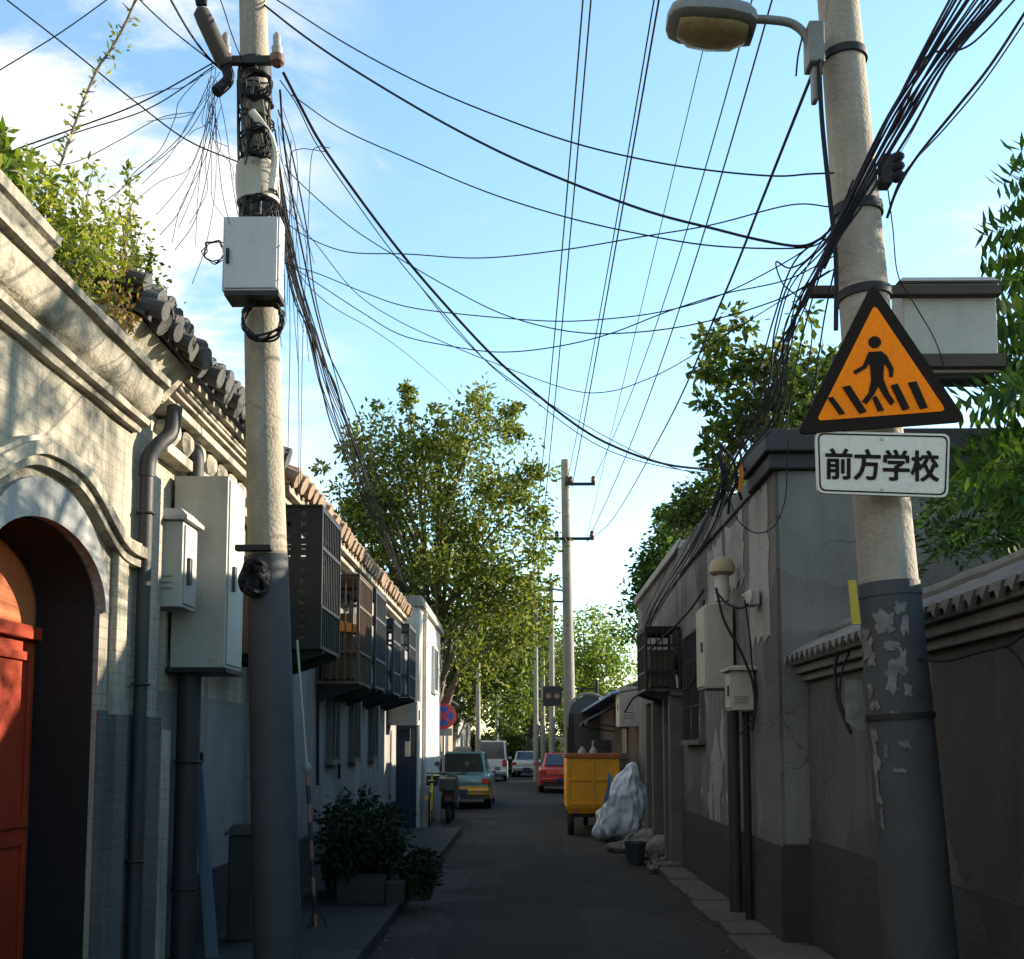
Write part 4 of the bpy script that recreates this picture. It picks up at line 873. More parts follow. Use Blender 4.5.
def text(body, width, centre, roll, m, parent, name='lettering', bold=.004, squash=1.0):
    cu = bpy.data.curves.new('text', 'FONT'); cu.body = body; cu.size = .14; cu.extrude = .0004; cu.align_x = 'CENTER'; cu.align_y = 'CENTER'; cu.resolution_u = 3
    ob = bpy.data.objects.new('text', cu); COL.objects.link(ob); bpy.context.view_layer.update()
    me = bpy.data.meshes.new_from_object(ob.evaluated_get(bpy.context.evaluated_depsgraph_get())); bpy.data.objects.remove(ob)
    v = np.array([x.co[:] for x in me.vertices]); fs = [tuple(p.vertices) for p in me.polygons]; c0 = (v.min(0)+v.max(0))/2; k = (width-2*bold)/(v[:,0].max()-v[:,0].min()); v = (v-c0); v[:,:2] *= k; v[:,1] *= squash
    Rm = Euler((R(90), 0, 0)).to_matrix(); R2 = Matrix.Rotation(roll, 3, 'Y'); bb = MB()
    for q, (dx, dy) in enumerate(((0,0),(1,0),(-1,0),(0,1),(0,-1),(.7,.7),(-.7,.7),(.7,-.7),(-.7,-.7))):   # thickened strokes, each pass a hair in front
        bb.add([(R2@(Rm@(Vector(x)+Vector((dx*bold, dy*bold*.8, 0)))))+Vector(centre)+Vector((0, -.0002*q, 0)) for x in v], fs)
    return bb.build(name, m, parent)
wtx = (W(939, 465, YP)-W(825, 465, YP)).length
text('前方学校', wtx, W(882, 465, YP)-Vector((0, .0022, 0)), R(1.6), M['sign_black'], t, bold=.0042, squash=1.16)
b = MB(); z = W(512, 462, 5).z; b.box(W(862,462,5).x, W(895,462,5).x, YP+.02, 5.08, z-.015, z+.015); b.build('fixing', M['steel_dark'], t)

# no-stopping sign
t = T('no_parking_sign', 'round blue sign with red rim and red cross bars beside the teal taxi', 'traffic sign', (-2.03, 25.55, 0))
c = W(443.5, 716, 25.5)
b = MB(); b.tube([(c.x, 25.6, 0), (c.x, 25.6, c.z+.3)], .035, 10); b.build('pole', M['galv'], t, smooth=True)
b = MB(); b.lathe((c.x, 25.53, c.z), [(.31, 0), (.31, .02)], 32, (0,-1,0)); b.build('rim', M['sign_red'], t)
b = MB(); b.lathe((c.x, 25.509, c.z), [(.235, 0), (.235, .006)], 32, (0,-1,0)); b.build('face', M['sign_blue'], t)
b = MB(); [b.obox((c.x, 25.500-.003*i, c.z), (.46, .004, .065), (0, a, 0)) for i, a in enumerate((R(45), R(-45)))]; b.build('cross', M['sign_red'], t)
q = W(443, 732, 25.5); b = MB(); b.box(q.x-.22, q.x+.22, 25.53, 25.55, q.z-.09, q.z+.09); b.build('lower_plate', M['grey_box'], t)

# far poles
def far_pole(label, X, Y, h, r, arms=(), lamp=None, m='right_pole', lean=0):
    t = T('utility_pole', label, 'utility pole', (X, Y, 0)); b = MB()
    b.tube([(X, Y, -.1), (X+lean, Y, h)], [r, r*.62], 14); b.build('shaft', M[m], t, smooth=True)
    for z, x0, x1 in arms:
        b = MB(); b.box(X+x0, X+x1, Y-.2, Y-.1, z-.04, z+.04); b.build('crossarm', M['steel_dark'], t)
        for xx in (x0+.06, x1-.06, (x0+x1)/2-.3):
            b = MB(); b.lathe((X+xx, Y-.15, z+.04), [(.05, 0), (.075, .05), (.06, .12), (.075, .16), (.03, .22)], 10); b.build('insulator', M['brown_ceramic'], t)
    if lamp:
        z, L = lamp; b = MB(); b.tube(cr([(X, Y-.1, z-.35), (X-.25*L, Y-.1, z-.05), (X-L, Y-.1, z+.05)], 6), .035, 8); b.build('lamp_arm', M['galv'], t, smooth=True)
        b = MB(); b.loft([[(X-L-dx, Y-.1+wy*math.cos(a), z+.05+hz*math.sin(a)) for a in np.linspace(0, 2*math.pi, 11)[:-1]] for dx, wy, hz in ((0,.06,.05),(.15,.14,.09),(.45,.15,.08),(.62,.05,.03))]); b.build('lamp_head', M['lamp_grey'], t, smooth=True)
    return t
YF = 33.0; xf = W(571, 745, YF).x; zf = W(566, 460, YF).z
far_pole('tall pale pole with two crossarms and a lamp rising beyond the yellow cart', xf, YF, zf, .21, ((W(0,487,YF).z, -.15, .8), (W(0,541,YF).z, -1.0, .75)), (W(0,592,YF).z, .55), lean=W(565,460,YF).x-xf)
far_pole('thinner far pole with a short top crossarm left of the tall pale pole', W(552,745,46).x, 46, W(0,582,46).z, .15, ((W(0,603,46).z, -.6, .6),), lean=0)
far_pole('distant grey pole rising among trees at the lane end', W(543,745,58).x, 58, W(0,612,58).z, .15, ((W(0,625,58).z, -.6, .6),))
far_pole('pale far pole standing against the green trees right of the round sign', W(478,745,42).x, 42, W(0,662,42).z, .13, ())
far_pole('far pole with two short crossarms just left of the dark hanging sign', W(536,745,50).x, 50, W(0,600,50).z, .14, ((W(0,612,50).z, -.7, .7), (W(0,640,50).z, -.6, .6)))
far_pole('slim far pole in front of the dark trees left of centre', W(497,745,62).x, 62, W(0,672,62).z, .10, ())
t = T('hanging_sign', 'dark hanging shop board with two red lamps over the lane', 'sign', W(552, 706, 38))
P0, P1 = W(543, 706, 38), W(562, 686, 38)
b = MB(); b.box(P0.x, P1.x, 38, 38.12, P0.z, P1.z); b.build('board', M['shop_sign'], t, bevel=.01)
b = MB(); zc = (P0.z+P1.z)/2; [b.lathe((P0.x+.2+.3*k, 37.995, zc), [(.10, 0), (.10, .02)], 14, (0,-1,0)) for k in range(2)]; b.build('red_disc', M['brick_red'], t)
b = MB(); b.bar((P1.x, 38.06, P1.z-.1), (2.6, 38.06, P1.z-.1), .05); b.tube([(2.6, 38.06, 0), (2.6, 38.06, P1.z+.2)], .06, 8); b.build('hanger', M['steel_dark'], t)

# ------------------------------------------------------------------ cables
def cable(label, pts, Y0, Y1, r=.006, name='overhead_cable', ext0=None, ext1=None, group='overhead cables across the lane', m='black_rubber', mid=None, n=7):
    """pts: picture points; depth runs from Y0 to Y1 along the run; ext = world points beyond the ends"""
    d = [0]
    for a, c in zip(pts, pts[1:]): d.append(d[-1]+math.hypot(c[0]-a[0], c[1]-a[1]))
    P = []
    for (x, y), s_ in zip(pts, d):
        u = s_/d[-1]; Yv = 1/((1-u)/Y0+u/Y1)
        if mid: Yv += mid*4*u*(1-u)
        P.append(W(x, y, Yv))
    P = cr(P, n)
    if ext0: P.insert(0, Vector(ext0))
    if ext1: P.append(Vector(ext1))
    b = MB(); b.tube(P, r*(.8 if r < .011 else .9), 6); o = b.build(name, M[m], smooth=True); return tag(o, label, 'cable', group)
def beyond(p, q, Yn):      # point on the line through picture rays p,q (world) extended to depth Yn
    return p+(p-q)*((Yn-p.y)/(p.y-q.y))
LG = 'long lane cables fanning out of the tall far pole'
def lane(label, top, midp, low, Ytop, Ylow, r):
    p, q = W(*top, Ytop), W(*low, Ylow)
    m_ = None; best = 1e9; um = .5
    for k in range(1, 400):
        v = p.lerp(q, k/400); dd = abs(proj(v)[1]-midp[1])
        if dd < best: best = dd; m_ = v; um = k/400
    off = W(*midp, m_.y)-m_; c_ = 1/(um*(1-um)); n = 40
    P = [p.lerp(q, k/n)+off*c_*(k/n)*(1-k/n) for k in range(n+1)]
    dirv = (P[0]-P[1])/(P[0].y-P[1].y); e = p+dirv*(-18-p.y); e.z = p.z+.3
    b = MB(); b.tube([e]+P, r, 6); o = b.build('overhead_cable', M['black_rubber'], smooth=True); return tag(o, label, 'cable', LG)
lane('leftmost of the long cables running down the lane sky, one of a close pair', (583,0), (566,205), (534,541), 11.5, 33, .011)
lane('second of the leftmost close pair of long lane cables', (591,0), (573,205), (541,541), 11.5, 33, .011)
lane('left strand of the second close pair of long lane cables', (654,0), (620,200), (566,486), 11.5, 33, .010)
lane('right strand of the second close pair of long lane cables', (659,0), (624,200), (572,487), 11.5, 33, .013)
lane('faint thin long cable alone between the second pair and the lamp head', (715,0), (667,200), (586,541), 12, 33, .007)
lane('long cable passing just right of the lamp head towards the far pole', (752,0), (696,200), (591,484), 11.5, 33, .010)
lane('long cable passing over the lamp arm towards the far pole', (772,0), (714,200), (587,541), 11.5, 33, .012)
cable('long cable from the lamp clamp on the right pole down to the far pole', [(813,72),(762,200),(722,300),(665,428),(612,520),(588,541)], 5.3, 33, .011, group=LG, n=9)
XG = 'cables slung across from the left pole'
cable('upper thin cable from the top left corner of the left pole to the right pole', [(277,0),(348,45),(426,86),(500,117),(574,143),(650,161),(715,171),(775,176),(809,174),(834,173)], 7, 5.1, .0058, ext0=W(277,0,7)+Vector((-.6,.1,.8)), group=XG)
cable('thick black cable sagging from the left pole top to the right pole', [(258,0),(300,33),(348,66),(426,113),(500,152),(574,184),(650,212),(715,229),(760,240),(801,246),(826,236)], 7, 5.1, .0088, ext0=W(258,0,7)+Vector((-.8,.1,.9)), group=XG)
cable('thin cable from the left pole insulator to the right pole below the thick one', [(292,95),(340,128),(406,158),(484,191),(562,216),(640,234),(715,246),(801,248),(828,238)], 6.9, 5.1, .0052, group=XG)
cable('thin flat sagging cable that turns up to the right pole', [(285,222),(309,238),(348,252),(406,254),(480,258),(562,250),(640,237),(711,225),(790,205),(832,207)], 6.9, 5.1, .0045, group=XG)
BG = 'twisted pair of cables from the left insulator to the right roof corner'
cable('main thick strand from the left insulator down across the tree to the right roof corner', [(283,72),(300,105),(322,145),(363,203),(402,254),(441,300),(489,352),(528,387),(579,427),(618,448),(665,464),(712,470)], 6.9, 9.6, .012, group=BG)
cable('lower loose strand beside the main thick cable', [(280,80),(297,105),(317,145),(358,205),(397,258),(440,309),(487,362),(525,393),(579,434),(620,455),(665,467),(712,474)], 6.9, 9.6, .005, group=BG)
cable('thin strand dipping under the main thick cable before the far pole', [(420,286),(455,330),(500,372),(560,410),(612,440),(660,463),(705,476)], 7.6, 9.6, .0045, group=BG)
cable('thin cable crossing under the thick strand and rising to the right pole', [(285,165),(297,180),(348,225),(402,260),(450,288),(505,315),(567,331),(626,333),(700,323),(782,298),(836,268)], 6.9, 5.2, .0045, group=XG)
cable('thin sagging cable from below the white box level to the right pole', [(280,262),(319,274),(363,292),(404,306),(460,314),(548,321),(606,319),(665,311),(723,294),(794,257),(836,225)], 6.9, 5.2, .0042, group=XG)
cable('lowest deep sagging thin cable across to the right pole', [(285,262),(323,287),(363,313),(401,335),(450,346),(497,352),(548,348),(606,335),(669,311),(723,294),(786,280),(836,255)], 6.9, 5.2, .0042, group=XG)
cable('faint cable dipping lowest over the tree crown towards the right tree', [(283,205),(316,244),(354,291),(395,319),(450,345),(497,364),(567,389),(606,392),(645,380),(690,357),(830,270)], 6.9, 5.2, .0034, group=XG)
cable('faint short cable disappearing behind the left tree top', [(282,235),(300,275),(330,305),(370,328),(395,345),(420,365),(450,392),(470,415)], 7, 28, .005, group=XG)
DG = 'black cables dropping from the left pole to the white house roof'
for lb, pts, r in (('left strand of the cables dropping from the left pole towards the white house roof', [(276,150),(283,200),(294,255),(307,306),(322,365),(338,425),(360,480),(382,540),(399,592)], .008),
                   ('thick middle strand dropping from the left pole towards the white house roof', [(272,175),(288,245),(300,300),(320,355),(335,385),(345,420),(367,480),(389,540),(402,592)], .011),
                   ('outer right strand dropping from the left pole towards the white house roof', [(280,90),(285,150),(301,244),(323,338),(340,378),(357,415),(379,480),(401,540),(406,592)], .008),
                   ('thin strand just inside the outer one dropping towards the white house roof', [(278,110),(291,150),(306,225),(316,300),(334,370),(350,425),(372,480),(394,540),(403,592)], .006),
                   ('lowest wavy strand passing the white box towards the white house roof', [(276,190),(287,232),(297,280),(309,322),(320,380),(333,430),(355,480),(377,540),(398,592)], .008)):
    cable(lb, pts, 6.9, 19.9, r*1.2, group=DG)
for k in range(7):
    e = random.uniform(-5,5); cable('thin black strand within the clump dropping from the left pole towards the white house roof', [(274+e*.4,130+12*k), (284+e*.5,205+8*k), (297+e,275+5*k), (311+e,330), (326+e*1.5,385), (343+e*1.8,428), (362+e*1.5,482), (386+e,542), (404+e*.5,592)], 6.9, 19.9, .0075, group='thin strands of the clump dropping from the left pole')
VG = 'thin wires hanging straight beside the left pole'
for lb, pts in (('thin vertical wire just right of the left pole', [(291,140),(289,260),(290,340),(288,450),(288,492)]), ('thin wire with a top hook beside the left pole', [(330,148),(318,147),(311,160),(308,230),(303,330),(301,440),(300,500)]), ('shortest thin wire loop beside the white pole box', [(327,152),(300,149),(290,160),(291,210),(297,300),(299,430),(298,498)])):
    cable(lb, pts, 6.9, 9.75, .0035, group=VG, name='hanging_wire')
for lb, pts, r, e0 in (('long diagonal cable from the upper left corner to the left pole', [(7,0),(70,49),(133,100),(187,140),(243,164)], .006, (-6, 6, 9)),
                   ('thin cable rising from the left edge to the top of the sky', [(-40,95),(0,70),(60,33),(112,-4),(160,-40)], .005, None),
                   ('upper of two cables from the left edge to the splice sleeve', [(-60,190),(0,156),(70,130),(140,103),(213,63)], .006, None),
                   ('lower of two cables from the left edge to the splice sleeve', [(-60,195),(0,163),(75,133),(150,108),(214,66)], .005, None),
                   ('cable from the top edge to the left of the splice sleeve', [(130,-14),(140,0),(172,30),(206,57),(222,70)], .006, None),
                   ('steeper dark cable from the top edge to the splice sleeve', [(164,-14),(172,2),(190,33),(208,57),(224,72)], .010, None),
                   ('thin cable slanting behind the pole top from the top edge', [(212,-20),(222,4),(232,35),(243,62),(250,75)], .005, None)):
    cable(lb, pts, 6.2, 6.95, r, ext0=None, group='cables left of the left pole')
FG = 'thin wires fanning down from the left bracket to the planted roof'
for k, (lb, pts) in enumerate((('fan wire reaching lowest behind the weeds', [(212,76),(185,130),(150,165),(120,190),(100,205)]), ('fan wire ending right of the weeds', [(213,90),(190,130),(165,155),(137,175)]), ('fan wire dropping steeply past the cloud', [(214,110),(200,160),(180,210),(160,235)]), ('fan wire almost vertical beside the pole', [(215,120),(208,170),(195,220),(175,250)]), ('fan wire hooked over at its top', [(205,72),(180,100),(175,118),(160,150),(135,172),(115,197)]), ('fan wire bending back towards the white box', [(214,85),(217,140),(222,190),(230,225)]), ('fan wire lying along the pole edge', [(216,80),(226,130),(232,180),(238,215)]), ('fan wire running nearly level to the left edge', [(192,112),(160,118),(120,140),(75,162),(30,168)]))):
    cable(lb, pts, 6.85, 6.4, .0032, group=FG, name='hanging_wire', m='black_rubber')
TG = 'fine tangled wires about the top of the left pole'
for k in range(16):
    x0, y0 = 214+random.uniform(-6,8), 66+random.uniform(-4,40); x1 = random.uniform(120, 236); y1 = y0+random.uniform(30, 190)*(1 if x1 > 170 else .7)
    cable('fine dark wire tangled about the left bracket of the left pole', [(x0,y0), (x0+(x1-x0)*.3+random.uniform(-8,8), y0+(y1-y0)*.45+random.uniform(-6,14)), (x0+(x1-x0)*.65+random.uniform(-9,9), y0+(y1-y0)*.75+random.uniform(-4,8)), (x1,y1)], 6.85, 6.7, .0026, group=TG, name='hanging_wire')
for k in range(12):
    x0, y0 = 276+random.uniform(-6,8), 75+random.uniform(0,110); x1 = x0+random.uniform(6, 40); y1 = y0+random.uniform(60, 230)
    cable('fine dark wire hanging loose on the right of the left pole top', [(x0,y0), (x0+random.uniform(0,16), y0+(y1-y0)*.3), (x0+(x1-x0)*.7+random.uniform(-5,6), y0+(y1-y0)*.7), (x1,y1)], 6.85, 7.4, .003, group='fine loose wires right of the left pole top', name='hanging_wire')
t = T('splice_sleeve', 'thick dark cable splice sleeve slung beside the top of the left pole', 'splice sleeve', W(215, 60, 6.8))
a, c = W(201, 12, 6.75), W(226, 66, 6.85)
b = MB(); b.lathe(a, [(.02, -.03), (.055, .0), (.06, .05), (.06, (c-a).length-.06), (.05, (c-a).length)], 14, c-a); b.build('sleeve', M['wood_dark'], t, smooth=True)
for dx in (-.02, 0, .025): b = MB(); b.tube(cr([a+Vector((dx, 0, .05)), a+Vector((dx*3-.05, 0, .5))], 3), .016, 7); b.build('cable_end', M['black_rubber'], t, smooth=True)
b = MB(); b.tube(cr([c, c+Vector((.02,0,-.1)), W(216, 92, 6.8)], 4), .04, 8); b.build('cable_tail', M['black_rubber'], t, smooth=True)
# right pole bundle
UG = 'black cables of the bundle sweeping from the top right corner to the right pole'
for k in range(13):
    x0 = 948+4.4*k+random.uniform(-2,2); e = random.uniform(-5,5); pts = [(x0, 0), (915+2.8*k+e*.4, 62), (878+2.9*k+e, 125+e), (846+1.8*k+e*.5, 196+e), (831+.8*k, 236), (818+.5*k, 268+e)]
    P = W(*pts[0], 4.4); far = P+(P-W(*pts[2], 4.8))*3
    cable('black cable in the thick bundle sweeping from the top right corner to the right pole', pts, 4.4, 4.98, random.choice((.008,.0075,.006)), ext0=far, group=UG, m='cable_blue')
cable('separate thick cable right of the bundle curving down to the right pole', [(1028,8),(990,66),(955,110),(917,157),(897,190),(887,218)], 4.4, 5.1, .009, ext0=(4.2,3.6,7.2), group=None, m='cable_blue')
cable('thin cable beside the separate thick one at the right pole', [(1030,14),(985,80),(945,128),(905,172),(890,205)], 4.4, 5.1, .005, ext0=(4.3,3.6,7.2), group=None, m='cable_blue')
cable('wavy cable crossing the bundle above the right pole', [(1018,-4),(985,32),(962,49),(925,58),(902,116),(880,150)], 4.5, 5.05, .006, ext0=(3.6,3.8,6.6), group=None, m='cable_blue')
cable('very thin straight wire right of the bundle', [(985,0),(945,70),(905,145),(880,185)], 4.6, 5.1, .0025, group=None)
LGb = 'black cables dropping from the right pole along the right roofs'
for k in range(13):
    e = random.uniform(-9,9); e2 = random.uniform(-11,11)
    pts = [(856-3*k+e*.3, 180+7*k), (832-2*k, 228+6*k), (803+e-2*k, 262+8*k), (782+e, 320+5*k), (758+e2*.6+k, 390+3*k), (722+e2*.6+k, 470), (690+e2+k, 540), (655+e2*.6, 606), (640+e, 640)]
    cable('black cable in the bundle dropping from the right pole along the right roofs', pts, 5.0, 17.5, random.choice((.0085,.007,.0055)), group=LGb, m='cable_blue')
for lb, pts in (('short slack cable looping left of the right pole', [(838,215),(812,255),(790,268),(776,262),(783,284),(800,300),(812,330),(806,380)]), ('dark cable falling straight behind the triangular sign', [(836,262),(824,320),(815,380),(806,430)]), ('second dark cable falling to the parapet beside the triangular sign', [(833,240),(812,300),(795,370),(785,432)])):
    cable(lb, pts, 5.1, 8.0, .006, group=None, m='cable_blue')
t = T('cable_bracket', 'small black bracket with clamps on the right side of the right pole', 'bracket', W(885, 180, 5.15))
b = MB(); q = W(885, 172, 5.12); b.box(q.x-.025, q.x+.025, 5.08, 5.16, q.z-.08, q.z+.08); b.build('plate', M['steel_dark'], t, bevel=.006)
b = MB(); [b.lathe((q.x+.02, 5.10, q.z-.05+.05*k), [(.012,0),(.028,.02),(.028,.05),(.012,.07)], 10, (1,-.2,.3)) for k in range(3)]; b.build('clamp', M['black_rubber'], t, smooth=True)
o = MB().tube(cr([W(x, y, 5.03+.0*i) for i, (x, y) in enumerate(((819,60),(822,120),(829,190),(836,260),(836,330)))], 5), .012, 7).build('pole_cable', M['black_rubber'], smooth=True); tag(o, 'black cable running down the left edge of the right pole', 'cable')
cable('thin black wire from the bracket down to the grey pole cabinet', [(888,190),(893,230),(898,275),(915,305),(935,340),(945,370)], 5.15, 5.5, .004, group=None)
# wall cables on the right
WG = 'slack cables looping on the right hand walls'
cable('black cable slung along the courtyard wall under its coping', [(912,658),(945,661),(980,652),(1008,645),(1024,634),(1060,610)], 5.1, 4.4, .009, group=WG, name='wall_cable')
cable('branch of the courtyard wall cable hanging down at the right edge', [(1006,646),(1016,655),(1024,668),(1040,700)], 4.7, 4.5, .007, group=WG, name='wall_cable')
cable('thick black cable end hanging from the coping left of the right pole', [(838,652),(835,670),(838,700),(846,722),(851,733)], 7.3, 6.9, .014, group=WG, name='wall_cable')
cable('second black cable hanging beside the thick end left of the right pole', [(850,650),(842,672),(840,700),(850,725)], 7.2, 6.9, .010, group=WG, name='wall_cable')
cable('large slack loop of cable drooping in front of the parapet corner', [(728,455),(728,490),(738,520),(757,533),(775,525),(785,500),(787,470),(788,440)], 8.4, 8.4, .006, group=WG, name='wall_cable')
cable('thick cable descending from the foam dome past the small cream box', [(716,588),(724,620),(740,650),(752,680),(755,705),(752,730)], 9.6, 9.2, .014, group=WG, name='wall_cable')
cable('thin wires from the clamp cluster down to the corner of the right wall', [(745,600),(750,640),(752,665),(757,690),(754,715),(740,735)], 9.1, 9.1, .010, group=WG, name='wall_cable')
cable('cable running from the clamp cluster up to the foam dome', [(716,592),(728,604),(742,608),(752,600)], 9.8, 9.2, .012, group=WG, name='wall_cable')
cable('black cable loop below the caged unit on the right wall', [(625,712),(635,697),(655,690),(685,690),(698,672),(702,640),(704,600)], 14, 10.8, .013, group=WG, name='wall_cable')
cable('dark cable slanting from the wall top to the caged unit', [(704,590),(690,610),(676,625),(660,640),(640,660)], 11, 15.5, .014, group=WG, name='wall_cable')
t = T('cable_knot', 'knot of orange and black cable ends on the right roof corner', 'cable knot', W(728, 470, 9.4))
for k in range(6):
    b = MB(); x, y = 715+6*k, 470+random.uniform(-12, 6)
    b.tube(cr([W(x+random.uniform(-14,14), y-20, 9.4), W(x+random.uniform(-8,8), y, 9.3), W(x+random.uniform(-10,10), y+22, 9.35), W(x-6+random.uniform(-14,14), y+42, 9.4)], 5), .012, 6)
    b.build('cable_end', M['black_rubber'] if k in (3,) else M['black_rubber'], t, smooth=True)
o = MB().prism([W(x, y, 9.2) for x, y in ((738,462),(742,460),(744,474),(741,492),(738,491),(740,476))], (0,.02,0)).build('orange_ribbon', M['orange_cloth']); tag(o, 'orange ribbon tied to the cables at the right roof corner', 'ribbon')
# ------------------------------------------------------------------ rooftop weeds (near left)
def weed(label, bx, by, Y, tips, m, n, ll, spread=.06, group='weeds growing on the gatehouse roof', hang=False, name='roof_weed'):
    base = W(bx, by, Y); t = T(name, label, 'plant', base, group); st = MB(); P = []; D = []
    for tx, ty in tips:
        tip = W(tx, ty, Y+random.uniform(-.35, .35)); L = (tip-base).length
        bb = base+Vector((random.uniform(-.06,.06), random.uniform(-.15,.15), 0))
        path = cr([bb, bb.lerp(tip, .5)+Vector((random.uniform(-.06,.06), 0, random.uniform(-.02,.08))), tip], 8)
        st.tube(path, [.008*(1-.8*i/(len(path)-1)) for i in range(len(path))], 5)
        for i in range(n):
            u = random.random()**.8; p = path[min(len(path)-1, int(u*(len(path)-1)))]
            k = spread*(1.25-u)
            P.append(p+Vector((random.gauss(0,k), random.gauss(0,k), random.gauss(0,k*.8)))); D.append((random.gauss(0,1), random.gauss(0,1), random.gauss(-.9 if hang else .25, .6)))
        if not hang and random.random() < .55:
            for i in range(26): P.append(tip+Vector((random.gauss(0,.010), random.gauss(0,.010), -random.random()*.16))); D.append((random.gauss(0,.6), random.gauss(0,.6), 1))
    n_ = len(P); leaf_mesh(np.array([tuple(p) for p in P]), np.array(D, float), rng.uniform(.6,1.3,n_)*ll, rng.uniform(.35,.55,n_)*ll, 'foliage', m, t)
    st.build('stem', M['bark'], t); return t
weed('yellow green weeds at the left edge of the roof with broad leaves', 8, 200, 5.1, [(4,150),(-5,170),(14,165),(22,180),(2,128),(10,185)], M['leaf_bright'], 26, .085)
weed('tall spiky weed second from the left edge on the gatehouse roof', 45, 235, 5.5, [(30,150),(48,168),(22,185),(60,190),(35,195),(52,180)], M['leaf_weed'], 60, .055, .09)
weed('bushy weed in the middle of the roof with mixed green and yellow leaves', 85, 290, 5.8, [(72,175),(95,160),(60,200),(85,205),(105,200),(70,225),(98,225),(55,225),(110,230)], M['leaf_weed'], 90, .05, .10)
weed('thin spiky weed at the right of the roof clump against the white cloud', 125, 300, 6.2, [(128,165),(118,195),(135,190),(142,225),(110,215),(128,215)], M['leaf_weed'], 65, .048, .075)
weed('low green weeds trailing towards the tiles at the right end of the clump', 140, 310, 6.5, [(150,255),(160,285),(138,250),(150,240),(125,255),(118,262)], M['leaf_weed'], 70, .045, .09)
weed('dense low green weeds along the roof edge under the taller stems', 70, 275, 5.5, [(45,230),(60,240),(80,245),(95,250),(110,258),(70,258),(35,222),(120,268)], M['leaf_weed'], 85, .05, .11)
weed('dry brown tuft hanging over the cornice at the right end of the weeds', 120, 272, 6.0, [(104,300),(112,325),(122,330),(132,322),(140,305),(100,285),(150,292),(128,340)], M['leaf_dry'], 75, .05, .07, hang=True)
# climbing strand
t = T('climbing_vine', 'thin thorny vine strand climbing a wire across the upper left sky', 'vine', W(60, 165, 5.6))
pth = cr([W(x, y, 5.6) for x, y in ((60,166),(72,132),(84,100),(98,68),(112,48),(126,22),(138,-6))], 8)
b = MB(); b.tube(pth, .007, 6)
for p in pth: 
    b.tube([p, p+Vector((random.uniform(-.05,.05), random.uniform(-.03,.03), random.uniform(.0,.05)))], [.006, .002], 4)
b.build('stem', M['bark'], t)
P = []; D = []
for k in range(70):
    p = random.choice(pth); P.append(tuple(p+Vector((random.gauss(0,.035), random.gauss(0,.03), random.gauss(0,.03))))); D.append((random.gauss(0,1), random.gauss(0,1), random.gauss(0,1)))
leaf_mesh(np.array(P), np.array(D), rng.uniform(.02,.06,70), rng.uniform(.015,.03,70), 'foliage', M['leaf_weed'], t)

# ------------------------------------------------------------------ potted shrubs by the left wall
def shrub(label, c, rad, n, ll, m, group, potf):
    t = T('potted_shrub', label, 'plant', (c[0], c[1], .1), group)
    P, D, cs = crown_points([(c, rad)], 60, n, (.18, .3)); kk = P[:,2] > .14; P = P[kk]; D = D[kk]
    leaf_mesh(P, D, rng.uniform(.7,1.3,len(P))*ll, rng.uniform(.35,.5,len(P))*ll, 'foliage', m, t)
    b = MB(); [b.tube(cr([(c[0]+random.uniform(-.05,.05), c[1], .3), Vector(q)*.6+Vector((c[0], c[1], .3))*.4, q], 4), .009, 5) for q in cs[::3]]; b.build('stem', M['bark'], t)
    if potf: potf(t)
    return t
def pot1(t):
    b = MB(); b.box(-1.82, -1.35, 10.25, 10.8, .1, .36); b.box(-1.80, -1.37, 10.27, 10.78, .362, .38); b.build('planter_box', M['stone'], t, bevel=.012)
def pot2(t):
    b = MB(); b.lathe((-1.06, 10.6, .1), [(.12,0),(.16,.2),(.175,.22),(.175,.26),(.15,.26)], 18); b.build('pot', M['wood_dark'], t, smooth=True)
def pot3(t):
    b = MB(); b.lathe((-1.95, 11.2, .1), [(.14,0),(.2,.28),(.22,.3),(.22,.34),(.18,.34)], 18); b.build('pot', M['wood_dark'], t, smooth=True)
GP = 'dark potted shrubs by the left wall'
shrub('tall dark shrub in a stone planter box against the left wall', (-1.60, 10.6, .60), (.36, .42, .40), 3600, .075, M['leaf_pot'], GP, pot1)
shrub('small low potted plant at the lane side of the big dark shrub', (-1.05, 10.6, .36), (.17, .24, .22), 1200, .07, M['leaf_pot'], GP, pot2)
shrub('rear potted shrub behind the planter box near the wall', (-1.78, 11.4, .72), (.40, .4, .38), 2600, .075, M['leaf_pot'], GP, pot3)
o = MB(); o.box(-1.34, -1.16, 10.2, 10.38, .1, .32); o = o.build('stone_block', M['stone'], bevel=.02); tag(o, 'pale stone block beside the planter box at the lane edge', 'stone')
t = T('tall_bush', 'dark evergreen bush at the lane end right of the white van', 'bush', (-.65, 60, 0))
P, D, cs = crown_points([((-.65, 60, 1.6), (.9, .8, 1.6))], 60, 3000, (.2,.3)); leaf_mesh(P, D, rng.uniform(.15,.28,len(P)), rng.uniform(.08,.14,len(P)), 'foliage', M['leaf_dark'], t)
b = MB(); b.tube([(-.65,60,-.05),(-.65,60,1.8)], [.07,.03], 8); b.build('trunk', M['bark'], t)

